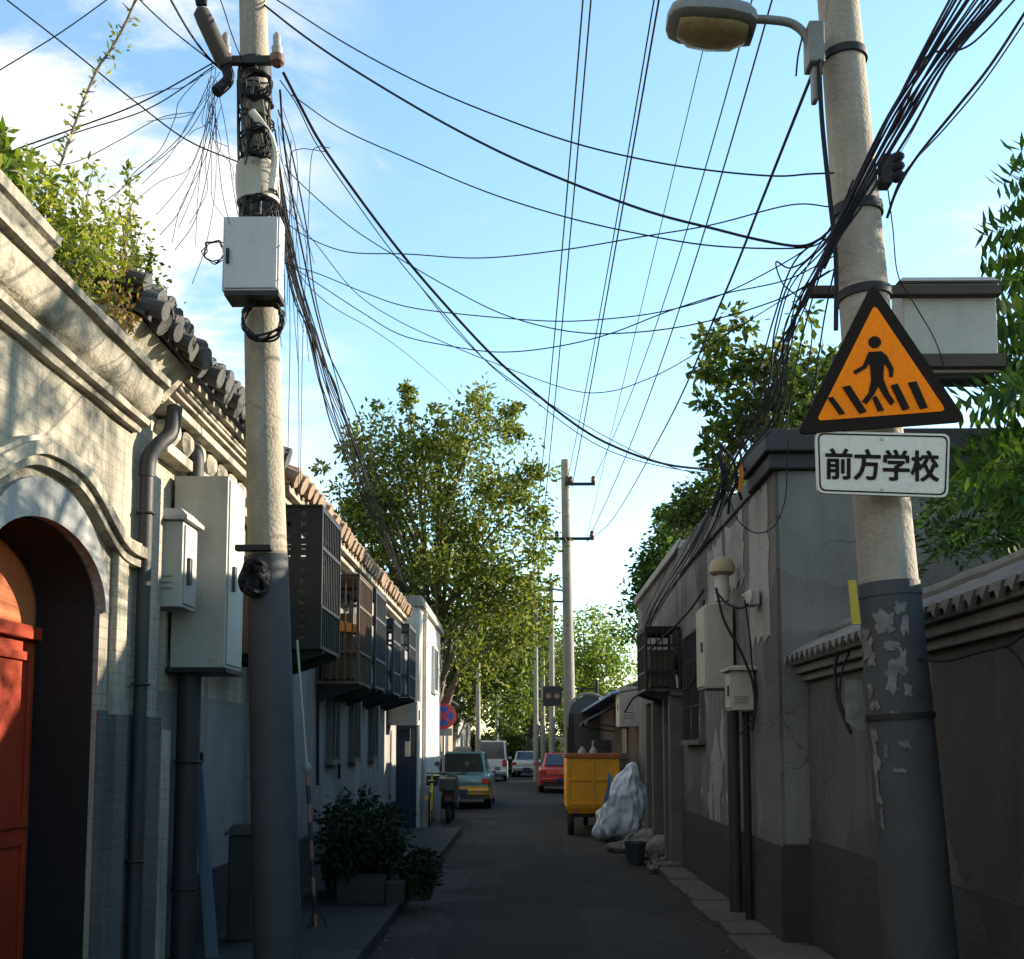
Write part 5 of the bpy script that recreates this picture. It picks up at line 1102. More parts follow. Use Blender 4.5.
# ------------------------------------------------------------------ trees
def E(px, py, Y, rx, ry, rz): c = W(px, py, Y); return (tuple(c), (rx, ry, rz))
Y0 = 29.0
k_ = Y0/F
tree('tree', 'big sunlit poplar like tree rising behind the left roofs', (W(432,745,Y0).x, Y0+1, 0), W(440, 440, Y0),
     [E(435,510,Y0,88*k_,2.4,78*k_), E(350,560,Y0,36*k_,1.6,60*k_), E(470,640,Y0,55*k_,2,50*k_), E(520,610,Y0,34*k_,1.6,45*k_), E(475,455,Y0,55*k_,2,48*k_), E(395,470,Y0,48*k_,2,50*k_), E(372,560,Y0,44*k_,2,60*k_), E(500,545,Y0,48*k_,2.2,66*k_), E(450,600,Y0,70*k_,2.4,66*k_), E(533,492,Y0,22*k_,1.2,34*k_), E(535,575,Y0,20*k_,1.2,34*k_), E(340,520,Y0,20*k_,1.0,38*k_), E(322,478,Y0,7*k_,.4,26*k_), E(485,408,Y0,17*k_,.9,24*k_), E(440,418,Y0,14*k_,.8,18*k_), E(407,405,Y0,9*k_,.5,28*k_), E(377,412,Y0,9*k_,.5,20*k_), E(512,420,Y0,14*k_,.8,20*k_), E(355,445,Y0,14*k_,.8,22*k_)],
     520, 33000, .165, M['leaf_poplar'], tr=.24, nlimb=44, cr_=(.12,.36), keep=lambda p: (p[2] > 4.6 or p[0] > -1.9))
Y1_ = 52; k1 = Y1_/F
tree('tree', 'broad sunlit green tree over the lane behind the no parking sign', (W(452,745,Y1_).x, Y1_, 0), W(465, 600, Y1_),
     [E(470,640,Y1_,72*k1,3,50*k1), E(430,650,Y1_,42*k1,3,55*k1), E(508,645,Y1_,40*k1,3,46*k1), E(500,695,Y1_,36*k1,3,30*k1), E(455,700,Y1_,36*k1,2,28*k1), E(535,620,Y1_,20*k1,2,28*k1)], 240, 15000, .25, M['leaf_mid'], tr=.22, bark='pale_bark', cr_=(.14,.3))
Y2 = 66; k2 = Y2/F
tree('tree', 'dark leafy tree at the lane end between the far poles', (W(528,745,Y2).x, Y2, 0), W(530, 640, Y2),
     [E(528,650,Y2,36*k2,3,48*k2), E(515,700,Y2,34*k2,3,34*k2), E(548,690,Y2,26*k2,3,45*k2)], 140, 9000, .26, M['leaf_dark'], tr=.2, cr_=(.18,.32))
Y3 = 74; k3 = Y3/F
tree('tree', 'bright yellow green tree right of the tall far pole', (W(590,745,Y3).x, Y3, 0), W(588, 650, Y3),
     [E(590,650,Y3,36*k3,3,40*k3), E(610,675,Y3,30*k3,3,40*k3), E(575,690,Y3,30*k3,3,40*k3)], 140, 9000, .30, M['leaf_bright'], tr=.2, cr_=(.18,.32))
Y4 = 27; k4 = Y4/F
tree('tree', 'mid green tree over the right hand roofs beside the tall far pole', (W(655,745,Y4).x, Y4, 0), W(655, 560, Y4),
     [E(672,555,Y4,28*k4,1.4,36*k4), E(640,615,Y4,20*k4,1.2,32*k4), E(674,522,Y4,16*k4,.8,18*k4), E(654,575,Y4,17*k4,1.0,24*k4)], 110, 5200, .16, M['leaf_ail'], tr=.15, cr_=(.2,.34))
Y5 = 17.0; k5 = Y5/F
tree('tree', 'bushy tree above the right roofs left of the triangular sign', (W(765,745,Y5).x, Y5, 0), W(765, 380, Y5),
     [E(728,350,Y5,34*k5,.8,32*k5), E(760,400,Y5,56*k5,1.2,45*k5), E(800,365,Y5,40*k5,1.1,45*k5), E(735,395,Y5,28*k5,.8,42*k5), E(775,430,Y5,50*k5,1.0,30*k5), E(835,410,Y5,40*k5,1.1,50*k5), E(720,440,Y5,22*k5,.6,22*k5)], 120, 4300, .165, M['leaf_dark'], tr=.12, cr_=(.14,.30))
tree('tree', 'dark tree rising behind the doorway house beyond the bushy one', (W(692,745,22).x, 22, 0), W(690, 500, 22),
     [E(694,518,22,.45,.7,.7), E(712,490,22,.6,.8,.9)], 60, 3200, .14, M['leaf_dark'], tr=.12, cr_=(.2,.34))
# far wood closing the lane
fw = T('far_wood', 'dense green trees massed behind the low house at the lane end', 'trees', (0, 112, 0)); fw['kind'] = 'stuff'
P, D, cs = crown_points([((x, 112+random.uniform(-4,4), random.uniform(2.5,4.5)), (4.5, 4, random.uniform(4.0,6.0))) for x in range(-26, 34, 5)], 260, 18000, (.16,.3))
leaf_mesh(P, D, rng.uniform(.4,.7,len(P)), rng.uniform(.2,.35,len(P)), 'foliage', M['far_leaf'], fw)
for k, (x, yy, hh, lb) in enumerate(((-3.0, 70, 1.5, 'round green bush left of the far white van'), (1.6, 80, 1.7, 'dark green bush at the lane end right of the slim poles'), (-1.9, 84, 2.0, 'large green bush straight ahead at the lane end'))):
    t = T('bush', lb, 'bush', (x, yy, 0)); P, D, cs = crown_points([((x, yy, hh*.8), (hh*.8, hh*.7, hh*.8))], 50, 2200, (.2,.32)); leaf_mesh(P, D, rng.uniform(.2,.35,len(P)), rng.uniform(.1,.18,len(P)), 'foliage', M['far_leaf'], t)
    b = MB(); [b.tube([(x+.1*q, yy, -.05), (x+.5*q, yy, hh)], [.05,.02], 6) for q in (-1,0,1)]; b.build('stem', M['bark'], t)
# pinnate-leaved tree at the right edge
def frond(P, D, L, Wd, a, c, n=10, ll=.13, stems=None, tw=None):
    a, c = Vector(a), Vector(c); mid = a.lerp(c, .5)+Vector((0, 0, .12*(c-a).length)); path = cr([a, mid, c], 10)
    P.append(tuple(a)); D.append(tuple(c-a+Vector((0,0,.02)))); L.append((c-a).length); Wd.append(.014)
    ax = (c-a).normalized(); NR.append((0,0,1)); sd = ax.cross(Vector((0,0,1)))
    sd = sd.normalized() if sd.length > .05 else Vector((1,0,0)); tw = random.uniform(-.5,.5) if tw is None else tw; sd = (Matrix.Rotation(tw, 3, ax) @ sd); nv = ax.cross(sd)
    for i in range(n):
        u = .18+.82*i/(n-1); p = path[int(u*(len(path)-1))]; q = path[max(0, int(u*(len(path)-1))-1)]; tg = (p-q).normalized() if (p-q).length > 0 else ax
        for s_ in (-1, 1):
            d = sd*s_*.95+tg*.42+Vector((random.gauss(0,.06), random.gauss(0,.06), random.gauss(-.16,.07))); l = ll*(1-.45*abs(u-.45))*random.uniform(.85,1.1)
            P.append(tuple(p)); D.append(tuple(d)); L.append(l); Wd.append(l*.25); NR.append(tuple(nv))
t = T('tree', 'tree with long feathery leaf fronds hanging in at the right edge', 'tree', (3.35, 6.9, 0))
P, D, L, Wd, NR = [], [], [], [], []; st = MB()
def ok(v):
    x, y = proj(v)
    if y > 575 or x > 1045 or y < -60: return True
    if y > 470: return x > 835
    return False
for tx, ty, Yt, nn in ((1000,188,6.2,1),(1012,160,6.0,1),(985,232,6.1,1),(975,268,6.3,1),(992,285,6.0,1),(960,345,5.9,2),(985,318,6.2,1),(962,405,5.7,2),(950,470,5.8,2),(1000,360,6.0,2),(985,440,6.0,2),(995,395,6.3,1),(1005,500,6.0,2),(965,500,6.2,1)):
    for k in range(nn+2):
        tip = W(tx+random.uniform(-4,18), ty+random.uniform(-10,10), Yt+random.uniform(-.2,.2)); base = tip+Vector((random.uniform(.48,.68), random.uniform(-.08,.2), random.uniform(-.05,.16)))
        frond(P, D, L, Wd, base, tip, 11, .18, st, random.choice((-1, 1))*random.uniform(.75, 1.25))
for k in range(80):
    x, y = random.uniform(830, 1040), random.uniform(500, 560); Yv = random.uniform(6.2, 7.8)
    tip = W(x, y, Yv); base = tip+Vector((random.uniform(.2,.5), random.uniform(-.1,.3), random.uniform(.05,.25))); 
    if ok(base) and tip.x > 2.75: frond(P, D, L, Wd, base, tip, 9, .15, st, random.choice((-1, 1))*random.uniform(.5, 1.2))
cnt = 0
while cnt < 300:
    c = Vector((3.75+random.gauss(0,.85), 7.4+random.gauss(0,1.0), random.uniform(3.0, 6.3))); c.z = min(c.z, 5.0) if c.y < 7.0 else c.z; d = Vector((random.gauss(0,1), random.gauss(0,1), random.gauss(-.25,.4))).normalized()*random.uniform(.4,.6); tip = c+d
    if c.x < 2.8 or tip.x < 2.7: continue
    if ok(c) and ok(tip) and ok(c.lerp(tip,.5)): frond(P, D, L, Wd, c, tip, 9, .15, st); cnt += 1
for k in range(230):            # unseen fronds added in the sun's path to dapple the gate wall
    c = Vector((4.75+random.gauss(0,.5), 8.2+random.gauss(0,.55), 5.5+random.gauss(0,.65))); d = Vector((random.gauss(0,1), random.gauss(0,1), random.gauss(-.25,.4))).normalized()*random.uniform(.4,.6)
    if ok(c) and ok(c+d): frond(P, D, L, Wd, c, c+d, 8, .14, st)
leaf_mesh(np.array(P), np.array(D), np.array(L), np.array(Wd), 'crown', M['leaf_ail'], t, np.array(NR))
b = MB(); tp = cr([(3.35,6.9,-.1),(3.42,6.95,2.4),(3.6,7.1,4.2),(3.75,7.3,6.2)], 8); b.tube(tp, [.13-.09*i/(len(tp)-1) for i in range(len(tp))], 9)
for q in ((3.2,6.2,3.6),(3.1,6.3,4.8),(4.4,7.9,5.0),(3.2,6.1,2.95),(4.2,6.5,5.6),(3.5,8.3,5.2),(4.8,8.3,5.6),(4.4,8.6,6.0)): b.tube(cr([tp[14], Vector(tp[14]).lerp(Vector(q), .5)+Vector((0,0,.15)), q], 5), [.045-.004*i for i in range(11)], 6)
b.build('trunk', M['bark'], t, smooth=True)

# ------------------------------------------------------------------ vehicles
def car(name, label, x, y, Lc, wd, h, lower, upper, roofm, kind='sedan', cat='car', roof_sign=False):
    """rear end at y, driving away (+Y)"""
    t = T(name, label, cat, (x, y+Lc/2, 0)); hw = wd/2
    def sec(yy, z0, z1, w0, w1, rnd=.06):
        return [(x-w0, y+yy, z0), (x+w0, y+yy, z0), (x+w1, y+yy, (z0+z1)/2), (x+w1*.985, y+yy, z1-rnd), (x+w1*.93, y+yy, z1), (x-w1*.93, y+yy, z1), (x-w1*.985, y+yy, z1-rnd), (x-w1, y+yy, (z0+z1)/2)]
    if kind == 'sedan': zb, zr = .92, h; prof = [(0,.34,.80,.90,.93),(.06,.28,.88,.95,.97),(.5,.24,.93,1,1),(1.3,.22,.93,1,1),(3.2,.22,.92,1,1),(4.1,.24,.82,.97,.98),(4.4,.34,.66,.9,.92)]; gh_ = [(.55,.93,.84),(1.15,h,.70),(2.4,h,.70),(3.25,.92,.84)]
    else: zb, zr = 1.0, h; prof = [(0,.36,1.0,.94,.96),(.05,.3,1.02,.98,.99),(.5,.26,1.02,1,1),(3.0,.26,1.02,1,1),(3.7,.3,1.0,.99,.99),(4.0,.36,.8,.92,.93)]; gh_ = [(.03,1.02,.97),(.22,h,.86),(2.9,h,.86),(3.5,1.0,.95)]
    zs_ = .60
    b = MB(); b.loft([sec(yy*Lc/4.4 if kind == 'sedan' else yy*Lc/4.0, z0, min(z1, zs_), hw*a, hw*c, .02) for yy, z0, z1, a, c in prof]); b.build('lower_body', M[lower], t, smooth=True)
    b = MB(); b.loft([sec(yy*Lc/4.4 if kind == 'sedan' else yy*Lc/4.0, zs_+.002, max(z1, zs_+.05), hw*c, hw*c) for yy, z0, z1, a, c in prof]); b.build('upper_body', M[upper], t, smooth=True)
    f_ = Lc/(4.4 if kind == 'sedan' else 4.0)
    (ya, za, wa), (yb, zb2, wb), (yc, zc, wc), (yd, zd, wd_) = [(q[0]*f_+y, q[1], q[2]*hw) for q in gh_]
    b = MB(); b.loft([[(x-w, yy, z), (x+w, yy, z)] if False else [(x-w, yy, za-.02), (x+w, yy, za-.02), (x+w2, yy2, z), (x-w2, yy2, z)] for (w, yy, w2, yy2, z) in ((wa, ya, wb, yb, zb2), (wd_, yd, wc, yc, zc))]); b.build('cabin', M[roofm], t, bevel=.04)
    def lerp4(q, i):
        c = sum((Vector(p) for p in q), Vector())/4; return [c+(Vector(p)-c)*i for p in q]
    b = MB(); q = lerp4([(x-wa, ya-.012, za+.02), (x+wa, ya-.012, za+.02), (x+wb, yb-.012, zb2-.02), (x-wb, yb-.012, zb2-.02)], .88)
    b.prism(q, (0, -.004, .004)); b.build('rear_window', M['glass_dark'], t)
    for s_ in (-1, 1):
        b = MB(); q = lerp4([(x+s_*(wa+.012), ya+.25, za+.03), (x+s_*(wd_+.012), yd-.3, zd+.03), (x+s_*(wc+.012), yc, zc-.04), (x+s_*(wb+.012), yb+.08, zb2-.04)], .93); b.prism(q, (s_*.004, 0, 0)); b.build('side_window', M['glass_dark'], t)
        b = MB(); b.box(*sorted((x+s_*hw*.98, x+s_*hw*.70)), y-.03, y+.10, .66 if kind == 'sedan' else .72, .82 if kind == 'sedan' else 1.05); b.build('tail_light', M['tail_red'], t, bevel=.02)
        b = MB(); b.obox((x+s_*(hw+.09), yd-.35, za+.08), (.16, .08, .12)); b.build('mirror', M[upper], t, bevel=.02)
        for yy in (.75*f_, 3.5*f_):
            b = MB(); b.lathe((x+s_*(hw-.20), y+yy, .31), [(.20,0),(.31,.0),(.32,.03),(.32,.16),(.30,.19),(.2,.19)], 22, (s_,0,0)); w = b.build('wheel', M['tyre'], t, smooth=True)
            b = MB(); b.lathe((x+s_*(hw-.03), y+yy, .31), [(.2,0),(.19,.025),(.05,.03)], 14, (s_,0,0)); b.build('rim', M['galv'], w, smooth=True)
    b = MB(); b.box(x-hw*.94, x+hw*.94, y-.07, y+.05, .38, .54); b.build('bumper', M[lower], t, bevel=.03)
    b = MB(); b.box(x-hw*.9, x+hw*.9, y-.03, y+.1, .27, .375); b.build('lower_valance', M['dark_plastic'], t, bevel=.01)
    b = MB(); b.box(x-hw*.62, x+hw*.62, y-.022, y+.02, .665, .672); b.build('boot_seam', M['dark_plastic'], t)
    b = MB(); b.bar((x-.02, ya-.03, za+.05), (x+.30, ya+.06, za+.20), .012); b.build('wiper', M['dark_plastic'], t)
    b = MB(); b.box(x-hw*.96, x+hw*.96, y-.078, y-.071, .445, .475); b.build('bumper_strip', M['dark_plastic'], t)
    b = MB(); b.box(x-.22, x+.22, y-.085, y-.07, .40, .53); b.build('number_plate', M['plate_blue'], t)
    if roof_sign:
        b = MB(); b.box(x-.22, x+.22, yb+.55, yb+.72, zr+.002, zr+.14); b.build('roof_light', M['white_ceramic'], t, bevel=.03)
    return t
car('taxi', 'teal and yellow taxi parked by the white house below the round sign', -1.72, 27.6, 4.4, 1.66, 1.5, 'taxi_yellow', 'taxi_teal', 'taxi_teal', 'sedan', 'taxi', True)
car('van', 'white minivan further down the lane than the taxi', -1.62, 50, 4.0, 1.55, 1.95, 'van_white', 'van_white', 'van_white', 'van', 'van')
car('parked_car', 'red car partly hidden behind the yellow cart', 1.32, 37.5, 4.3, 1.66, 1.42, 'car_red', 'car_red', 'car_red', 'sedan', 'car')
car('parked_car', 'small white car far off at the lane end', .1, 58, 4.3, 1.66, 1.42, 'van_white', 'van_white', 'van_white', 'sedan', 'car')

# yellow cargo tricycle
x0, x1, yb0, yb1 = .76, 1.72, 19.3, 20.7
t = T('cargo_tricycle', 'yellow box cargo tricycle with rusty rim parked by the tarp', 'tricycle', (1.24, 20, 0))
b = MB(); b.loft([[(x0+.05, yb0+.05, .40), (x1-.05, yb0+.05, .40), (x1-.05, yb1-.05, .40), (x0+.05, yb1-.05, .40)], [(x0, yb0, .52), (x1, yb0, .52), (x1, yb1, .52), (x0, yb1, .52)], [(x0-.0, yb0-.0, 1.42), (x1, yb0, 1.42), (x1, yb1, 1.42), (x0, yb1, 1.42)]]); b.build('cargo_box', M['cart_yellow'], t, bevel=.02)
b = MB()
for z in (.56, 1.0): b.box(x0+.03, x1-.03, yb0-.02, yb0, z, z+.05)
for x in (x0+.0, x1-.05, (x0+x1)/2-.025): b.box(x, x+.05, yb0-.024, yb0-.001, .52, 1.40)
b.build('rib', M['cart_yellow'], t, bevel=.005)
b = MB(); b.box(x0-.03, x1+.03, yb0-.04, yb0+.06, 1.422, 1.50); b.box(x0-.03, x0+.05, yb0+.06, yb1, 1.422, 1.50); b.box(x1-.05, x1+.03, yb0+.06, yb1, 1.422, 1.50); b.box(x0-.03, x1+.03, yb1, yb1+.05, 1.422, 1.50); b.build('rim', M['rust'], t, bevel=.01)
b = MB(); b.box(x0+.1, x1-.1, yb0+.1, yb1+1.1, .34, .40); b.tube([(1.24, yb1+.9, .38), (1.24, yb1+1.2, .95), (1.24, yb1+1.25, 1.1)], .03, 8); b.build('chassis', M['steel_dark'], t)
for x in (x0+.08, x1-.08):
    b = MB(); b.torus((x, yb0+.3, .27), (1,0,0), .21, .06, 24, 10); w = b.build('wheel', M['tyre'], t, smooth=True)
    b = MB(); b.lathe((x-.03, yb0+.3, .27), [(.17,0),(.17,.06)], 18, (1,0,0)); b.build('rim', M['steel_dark'], w)
b = MB(); b.torus((1.24, yb1+1.2, .27), (1,0,0), .21, .05, 24, 10); b.build('wheel', M['tyre'], t, smooth=True)
b = MB(); b.tube([(.95, yb1+1.1, 1.15), (1.24, yb1+1.25, 1.1), (1.53, yb1+1.1, 1.15)], .018, 8); b.build('handlebar', M['steel_dark'], t)
b = MB(); b.box(1.1, 1.38, yb1+.35, yb1+.7, .75, .85); b.box(1.2, 1.28, yb1+.45, yb1+.6, .40, .75); b.build('saddle', M['dark_plastic'], t, bevel=.03)
b = MB(); b.box(x0+.1, x0+.2, yb0-.03, yb0-.001, .42, .5); b.build('tail_light', M['tail_red'], t)
for k, (x, lb) in enumerate(((1.06, 'left of two white jugs standing on the yellow tricycle box'), (1.27, 'right of two white jugs standing on the yellow tricycle box'))):
    o = MB().lathe((x, 19.6, 1.43), [(.06,0),(.07,.02),(.07,.12),(.04,.16),(.03,.17),(.03,.20)], 14).build('white_jug', M['white_ceramic'], smooth=True); tag(o, lb, 'jug', 'white jugs on the yellow tricycle')
b = MB(); b.box(.9, 1.6, 19.5, 20.5, 1.38, 1.425); o = b.build('cart_lid', M['rust'], bevel=.01); tag(o, 'rusty board closing the top of the yellow tricycle box', 'board')

# white tarp
t = T('tarpaulin', 'crumpled white and blue tarpaulin draped over a heap by the right wall', 'tarpaulin', (1.68, 18.3, 0))
b = MB(); secs = []; n = 36
pr = [(.02,.46,.40),(.25,.44,.42),(.5,.42,.40),(.75,.36,.38),(.95,.27,.33),(1.12,.19,.27),(1.26,.10,.16),(1.33,.03,.05)]
for i, (z, rx, ry) in enumerate(pr):
    s_ = []
    for k in range(n):
        a = 2*math.pi*k/n; f = 1+.10*math.sin(5*a+.6*i)+.08*math.sin(11*a-1.3*i)+.05*math.sin(17*a+.5*i)+random.uniform(-.06,.06)
        s_.append((1.62+.24*(i/7)+rx*f*math.cos(a), 18.3+ry*f*math.sin(a), z+random.uniform(-.02,.02)))
    secs.append(s_)
b.loft(secs); o = b.build('sheet', M['tarp'], t, smooth=True); m = o.modifiers.new('sub', 'SUBSURF'); m.levels = m.render_levels = 3
for tt, ns, st_ in (('CLOUDS', .32, .20), ('VORONOI', .30, .05)):
    tx = bpy.data.textures.new('crumple', tt); tx.noise_scale = ns; m = o.modifiers.new('crumple', 'DISPLACE'); m.texture = tx; m.strength = st_; m.mid_level = .5; m.texture_coords = 'LOCAL'
b = MB(); b.loft([[(1.30+.07*u+.05*math.sin(3*v), 17.98-.03*u+.02*math.sin(7*v)+dz, .62+.55*v) for u, v in ((0,0),(1.2,.2),(2.2,.9),(1.5,1.05),(.7,.6))] for dz in (0, .02)]); b.build('blue_corner', M['blue_roof'], t)
# rubble sacks and bucket
for k, (x, y, r_, h, lb, mm) in enumerate(((1.72,15.6,.26,.26,'grey slumped sack nearest the dark bucket by the right wall','sack'),(1.98,15.2,.24,.34,'upright pale sack against the right wall beyond the gutter','sack'),(1.50,16.4,.24,.16,'flat pale sack lying at the lane edge near the tarpaulin','rubble'),(1.95,16.5,.26,.34,'pale sack between the tarpaulin and the door posts','sack'))):
    b = MB(); secs = []
    for i in range(8):
        u = i/7; rr = r_*math.sin(math.pi*(.14+.80*u))**.6; s_ = [(x+rr*1.15*math.cos(a)*(1+.1*math.sin(3*a+k)+random.uniform(-.05,.05)), y+rr*math.sin(a)*(1+random.uniform(-.05,.05)), h*u+.01) for a in np.linspace(0, 2*math.pi, 21)[:-1]]; secs.append(s_)
    b.loft(secs); o = b.build('sack', M[mm], smooth=True); m = o.modifiers.new('sub', 'SUBSURF'); m.levels = m.render_levels = 2; tx = bpy.data.textures.new('crumple', 'CLOUDS'); tx.noise_scale = .12; m = o.modifiers.new('crumple', 'DISPLACE'); m.texture = tx; m.strength = .09; m.texture_coords = 'LOCAL'; tag(o, lb, 'sack', 'sacks by the right wall')
t = T('bucket', 'dark bucket standing in front of the sacks by the right wall', 'bucket', (1.52, 14.7, 0))
b = MB(); b.lathe((1.52,14.7,.01), [(.11,0),(.15,.28),(.16,.285),(.16,.30),(.14,.30),(.10,.03)], 20); b.build('body', M['dark_plastic'], t, smooth=True)
b = MB(); b.tube([(1.52+.155*math.cos(a), 14.7, .29+.14*math.sin(a)) for a in np.linspace(0, math.pi, 12)], .006, 6); b.build('handle', M['galv'], t)
b = MB()
for k in range(60):
    x, y = 1.6+abs(random.gauss(0,.2)), random.uniform(13.5, 17.5); s_ = random.uniform(.03,.11); b.obox((min(2.0,x), y, .05+s_*.3), (s_, s_*random.uniform(.7,1.4), s_*.7), (random.uniform(0,3), random.uniform(0,.5), random.uniform(0,3)))
o = b.build('rubble', M['rubble'], bevel=.01, org=(1.7,15.5,0)); o['kind'] = 'stuff'; o['label'] = 'loose rubble scattered along the foot of the right wall'; o['category'] = 'rubble'
b = MB()
for k in range(170):
    y = random.uniform(2, 26); x = random.choice((-1.1, 1.65))+random.gauss(0,.22); s_ = random.uniform(.008,.03); b.obox((x, y, .014+s_*.2), (s_*1.6, s_, s_*.4), (random.uniform(-.4,.4), random.uniform(-.4,.4), random.uniform(0,3)))
o = b.build('litter', M['rubble'], org=(0,10,0)); o['kind'] = 'stuff'; o['label'] = 'dry leaves and grit scattered along the lane edges'; o['category'] = 'litter'

# bicycle + scooter on the left
def bicycle(label, x, y, m, rot=.12):
    t = T('bicycle', label, 'bicycle', (x, y, .1)); Rz = Matrix.Rotation(rot, 3, 'Z'); o0 = Vector((x, y, .1))
    V = lambda a, bb, c: o0+Rz@Vector((a, bb, c))
    ax = Rz@Vector((1,0,0))
    for yy in (-.52, .52):
        b = MB(); b.torus(V(0,yy,.33), ax, .31, .022, 28, 8); w = b.build('wheel', M['tyre'], t, smooth=True)
        b = MB(); b.torus(V(0,yy,.33), ax, .285, .010, 28, 6)
        for k in range(12): a = k*math.pi/6; b.tube([V(0,yy,.33), V(0,yy+.28*math.cos(a),.33+.28*math.sin(a))], .002, 4)
        b.build('rim', M[m], w)
    b = MB(); 
    for p, q in (((0,-.52,.33),(0,-.18,.75)),((0,-.52,.33),(0,-.1,.3)),((0,-.1,.3),(0,-.2,.8)),((0,-.1,.3),(0,.35,.75)),((0,-.18,.62),(0,.33,.82)),((0,.52,.33),(0,.36,.72)),((0,.36,.72),(0,.31,.98))): b.tube([V(*p), V(*q)], .022, 8)
    b.build('frame', M[m], t)
    b = MB(); b.tube(cr([V(-.28,.22,1.02), V(-.12,.32,1.0), V(.12,.32,1.0), V(.28,.22,1.02)], 4), .014, 8); b.build('handlebar', M['dark_plastic'], t)
    b = MB(); b.loft([[V(-.09,-.32,.82),V(.09,-.32,.82),V(.09,-.32,.88),V(-.09,-.32,.88)],[V(-.03,-.06,.84),V(.03,-.06,.84),V(.03,-.06,.88),V(-.03,-.06,.88)]]); b.build('saddle', M['dark_plastic'], t, bevel=.02)
    b = MB(); b.loft([[V(-.11,.40,.75),V(.11,.40,.75),V(.11,.60,.75),V(-.11,.60,.75)],[V(-.15,.38,.95),V(.15,.38,.95),V(.15,.66,.95),V(-.15,.66,.95)]]); b.build('basket', M['dark_plastic'], t)
    b = MB(); b.box(V(0,0,0).x-.06, V(0,0,0).x+.06, y-.62, y-.60, .62, .70); b.build('mudguard', M[m], t); return t
bicycle('yellow framed bicycle leaning by the wall before the teal taxi', -1.84, 20.7, 'bike_yellow', .05)
def scooter(label, x, y):
    t = T('scooter', label, 'scooter', (x, y, 0))
    for yy in (-.55, .6):
        b = MB(); b.torus((x, y+yy, .24), (1,0,0), .18, .055, 24, 10); w = b.build('wheel', M['tyre'], t, smooth=True)
        b = MB(); b.lathe((x-.04, y+yy, .24), [(.13,0),(.13,.08)], 16, (1,0,0)); b.build('rim', M['galv'], w)
    b = MB(); b.loft([[(x-.13,y-.75,.45),(x+.13,y-.75,.45),(x+.10,y-.75,.72),(x-.10,y-.75,.72)],[(x-.18,y-.3,.30),(x+.18,y-.3,.30),(x+.15,y-.3,.74),(x-.15,y-.3,.74)],[(x-.15,y+.05,.28),(x+.15,y+.05,.28),(x+.12,y+.05,.40),(x-.12,y+.05,.40)],[(x-.16,y+.4,.28),(x+.16,y+.4,.28),(x+.2,y+.42,.5),(x-.2,y+.42,.5)],[(x-.12,y+.5,.9),(x+.12,y+.5,.9),(x+.12,y+.45,1.0),(x-.12,y+.45,1.0)]]); b.build('body', M['dark_plastic'], t, bevel=.03)
    b = MB(); b.box(x-.14, x+.14, y-.72, y-.02, .742, .84); b.build('saddle', M['black_rubber'], t, bevel=.04)
    b = MB(); b.tube([(x-.34,y+.38,1.05),(x,y+.46,1.0),(x+.34,y+.38,1.05)], .018, 8); [b.tube([(x+s*.25,y+.4,1.04),(x+s*.32,y+.42,1.22)], .008, 6) for s in (-1,1)]; b.build('handlebar', M['steel_dark'], t)
    for s in (-1, 1):
        b = MB(); b.lathe((x+s*.33, y+.43, 1.25), [(.06,0),(.06,.02)], 12, (0,-1,0)); b.build('mirror', M['dark_plastic'], t)
    b = MB(); b.box(x-.17, x+.17, y-1.05, y-.76, .70, .98); b.build('top_box', M['dark_plastic'], t, bevel=.03)
    b = MB(); b.box(x-.06, x+.06, y-.78, y-.755, .52, .60); b.build('tail_light', M['tail_red'], t)
    return t
scooter('dark electric scooter with top box between the yellow bicycle and the taxi', -1.62, 23.0)
# ------------------------------------------------------------------ light
w = bpy.data.worlds.new('World'); S.world = w; w.use_nodes = True; nt = w.node_tree; nt.nodes.clear()
def nn(t, **kw):
    x = nt.nodes.new(t)
    for k, v in kw.items(): setattr(x, k, v)
    return x
sky = nn('ShaderNodeTexSky', sky_type='NISHITA'); sky.sun_disc = False; sky.sun_elevation = SUN_EL; sky.sun_rotation = R(90)-SUN_TH
sky.air_density = 1.15; sky.dust_density = .12; sky.ozone_density = 1.6; sky.altitude = 50
bg = nn('ShaderNodeBackground'); bg.inputs['Strength'].default_value = .13; out = nn('ShaderNodeOutputWorld')
tc = nn('ShaderNodeTexCoord'); sep = nn('ShaderNodeSeparateXYZ'); nt.links.new(tc.outputs['Generated'], sep.inputs[0])
def math_(op, a, b=None, clamp=False):
    x = nn('ShaderNodeMath', operation=op, use_clamp=clamp)
    for i, v in enumerate((a, b)):
        if v is None: continue
        if isinstance(v, (int, float)): x.inputs[i].default_value = v
        else: nt.links.new(v, x.inputs[i])
    return x.outputs[0]
zz = math_('MAXIMUM', sep.outputs[2], .06); zz = math_('ADD', zz, .12)
cb = nn('ShaderNodeCombineXYZ'); nt.links.new(math_('DIVIDE', sep.outputs[0], zz), cb.inputs[0]); nt.links.new(math_('DIVIDE', sep.outputs[1], zz), cb.inputs[1])
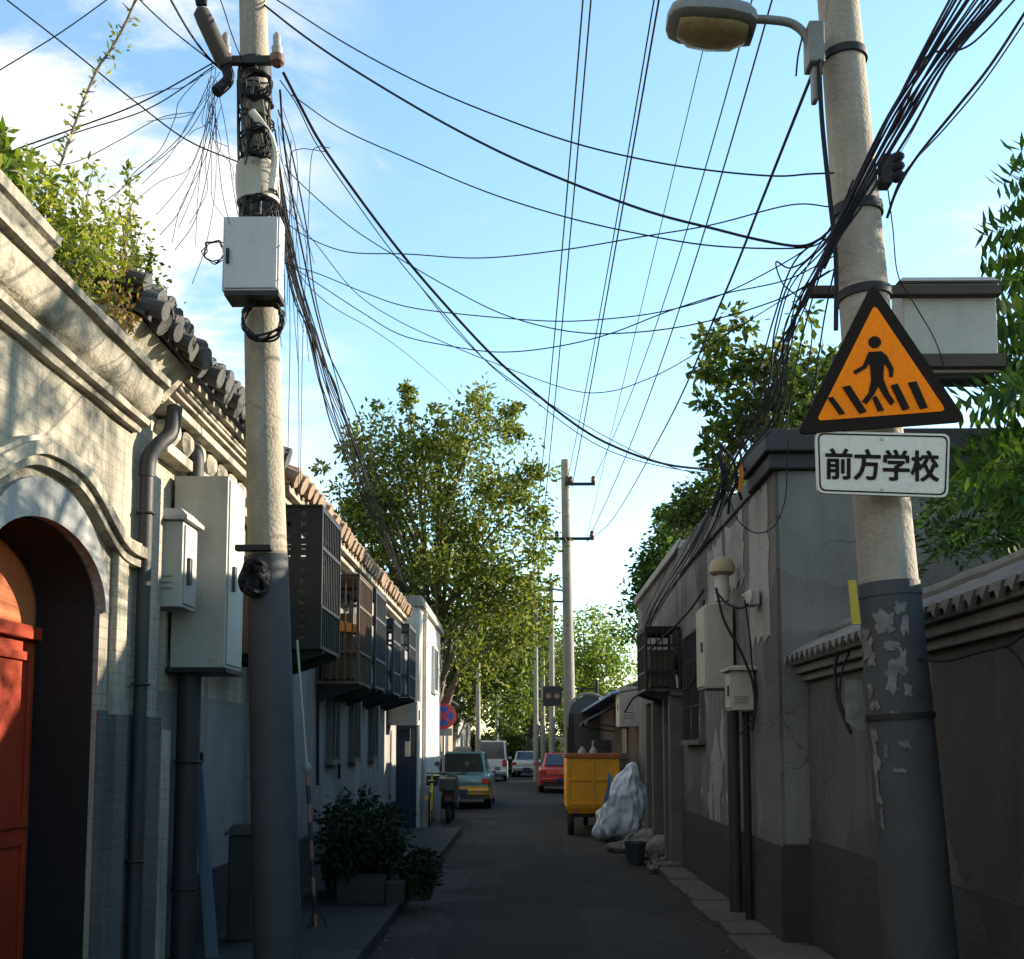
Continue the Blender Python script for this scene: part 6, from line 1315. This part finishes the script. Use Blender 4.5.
def cloudnoise(scale, lo, hi, off):
    mp = nn('ShaderNodeMapping'); mp.inputs['Location'].default_value = off; nt.links.new(cb.outputs[0], mp.inputs['Vector'])
    n = nn('ShaderNodeTexNoise'); n.inputs['Scale'].default_value = scale; n.inputs['Detail'].default_value = 8; n.inputs['Roughness'].default_value = .58; n.inputs['Distortion'].default_value = .3
    nt.links.new(mp.outputs[0], n.inputs['Vector'])
    r = nn('ShaderNodeMapRange', interpolation_type='SMOOTHSTEP'); r.inputs['From Min'].default_value = lo; r.inputs['From Max'].default_value = hi; nt.links.new(n.outputs['Fac'], r.inputs['Value']); return r.outputs[0]
c1 = cloudnoise(2.4, .40, .55, (4.9, 1.1, 0))
# heavier cloud bank towards the west (left of the lane)
az = math_('DIVIDE', math_('MULTIPLY', sep.outputs[0], -1), math_('MAXIMUM', sep.outputs[1], .05))
r = nn('ShaderNodeMapRange', interpolation_type='SMOOTHSTEP'); r.inputs['From Min'].default_value = .13; r.inputs['From Max'].default_value = .30; nt.links.new(az, r.inputs['Value'])
m1 = math_('MULTIPLY', c1, r.outputs[0])
c2 = cloudnoise(2.6, .58, .74, (7.3, 2.2, 0)); m2 = math_('MULTIPLY', c2, .6)
cm = math_('MAXIMUM', m1, m2, True)
mx = nn('ShaderNodeMix', data_type='RGBA'); nt.links.new(cm, mx.inputs['Factor']); tn = nn('ShaderNodeMix', data_type='RGBA', blend_type='MULTIPLY'); tn.inputs['Factor'].default_value = 1; nt.links.new(sky.outputs[0], tn.inputs['A']); tn.inputs['B'].default_value = (.95, 1.04, 1.02, 1); nt.links.new(tn.outputs['Result'], mx.inputs['A']); mx.inputs['B'].default_value = (3.1, 3.05, 2.95, 1)
nt.links.new(mx.outputs['Result'], bg.inputs['Color']); nt.links.new(bg.outputs[0], out.inputs[0])
sd = Vector((math.cos(SUN_EL)*math.cos(SUN_TH), math.cos(SUN_EL)*math.sin(SUN_TH), math.sin(SUN_EL)))
L = bpy.data.lights.new('sun', 'SUN'); L.energy = 5.0; L.angle = R(.53); L.color = (1, .86, .66)
lo = bpy.data.objects.new('sun', L); COL.objects.link(lo); lo.rotation_euler = sd.to_track_quat('Z', 'Y').to_euler(); lo.location = (20, 10, 30)
vs = S.view_settings; vs.view_transform = 'Standard'; vs.look = 'None'; vs.exposure = 1.62; vs.gamma = 1; vs.use_curve_mapping = False
S.render.engine = 'CYCLES'; S.cycles.max_bounces = 6; S.cycles.use_denoising = True; S.cycles.transparent_max_bounces = 4
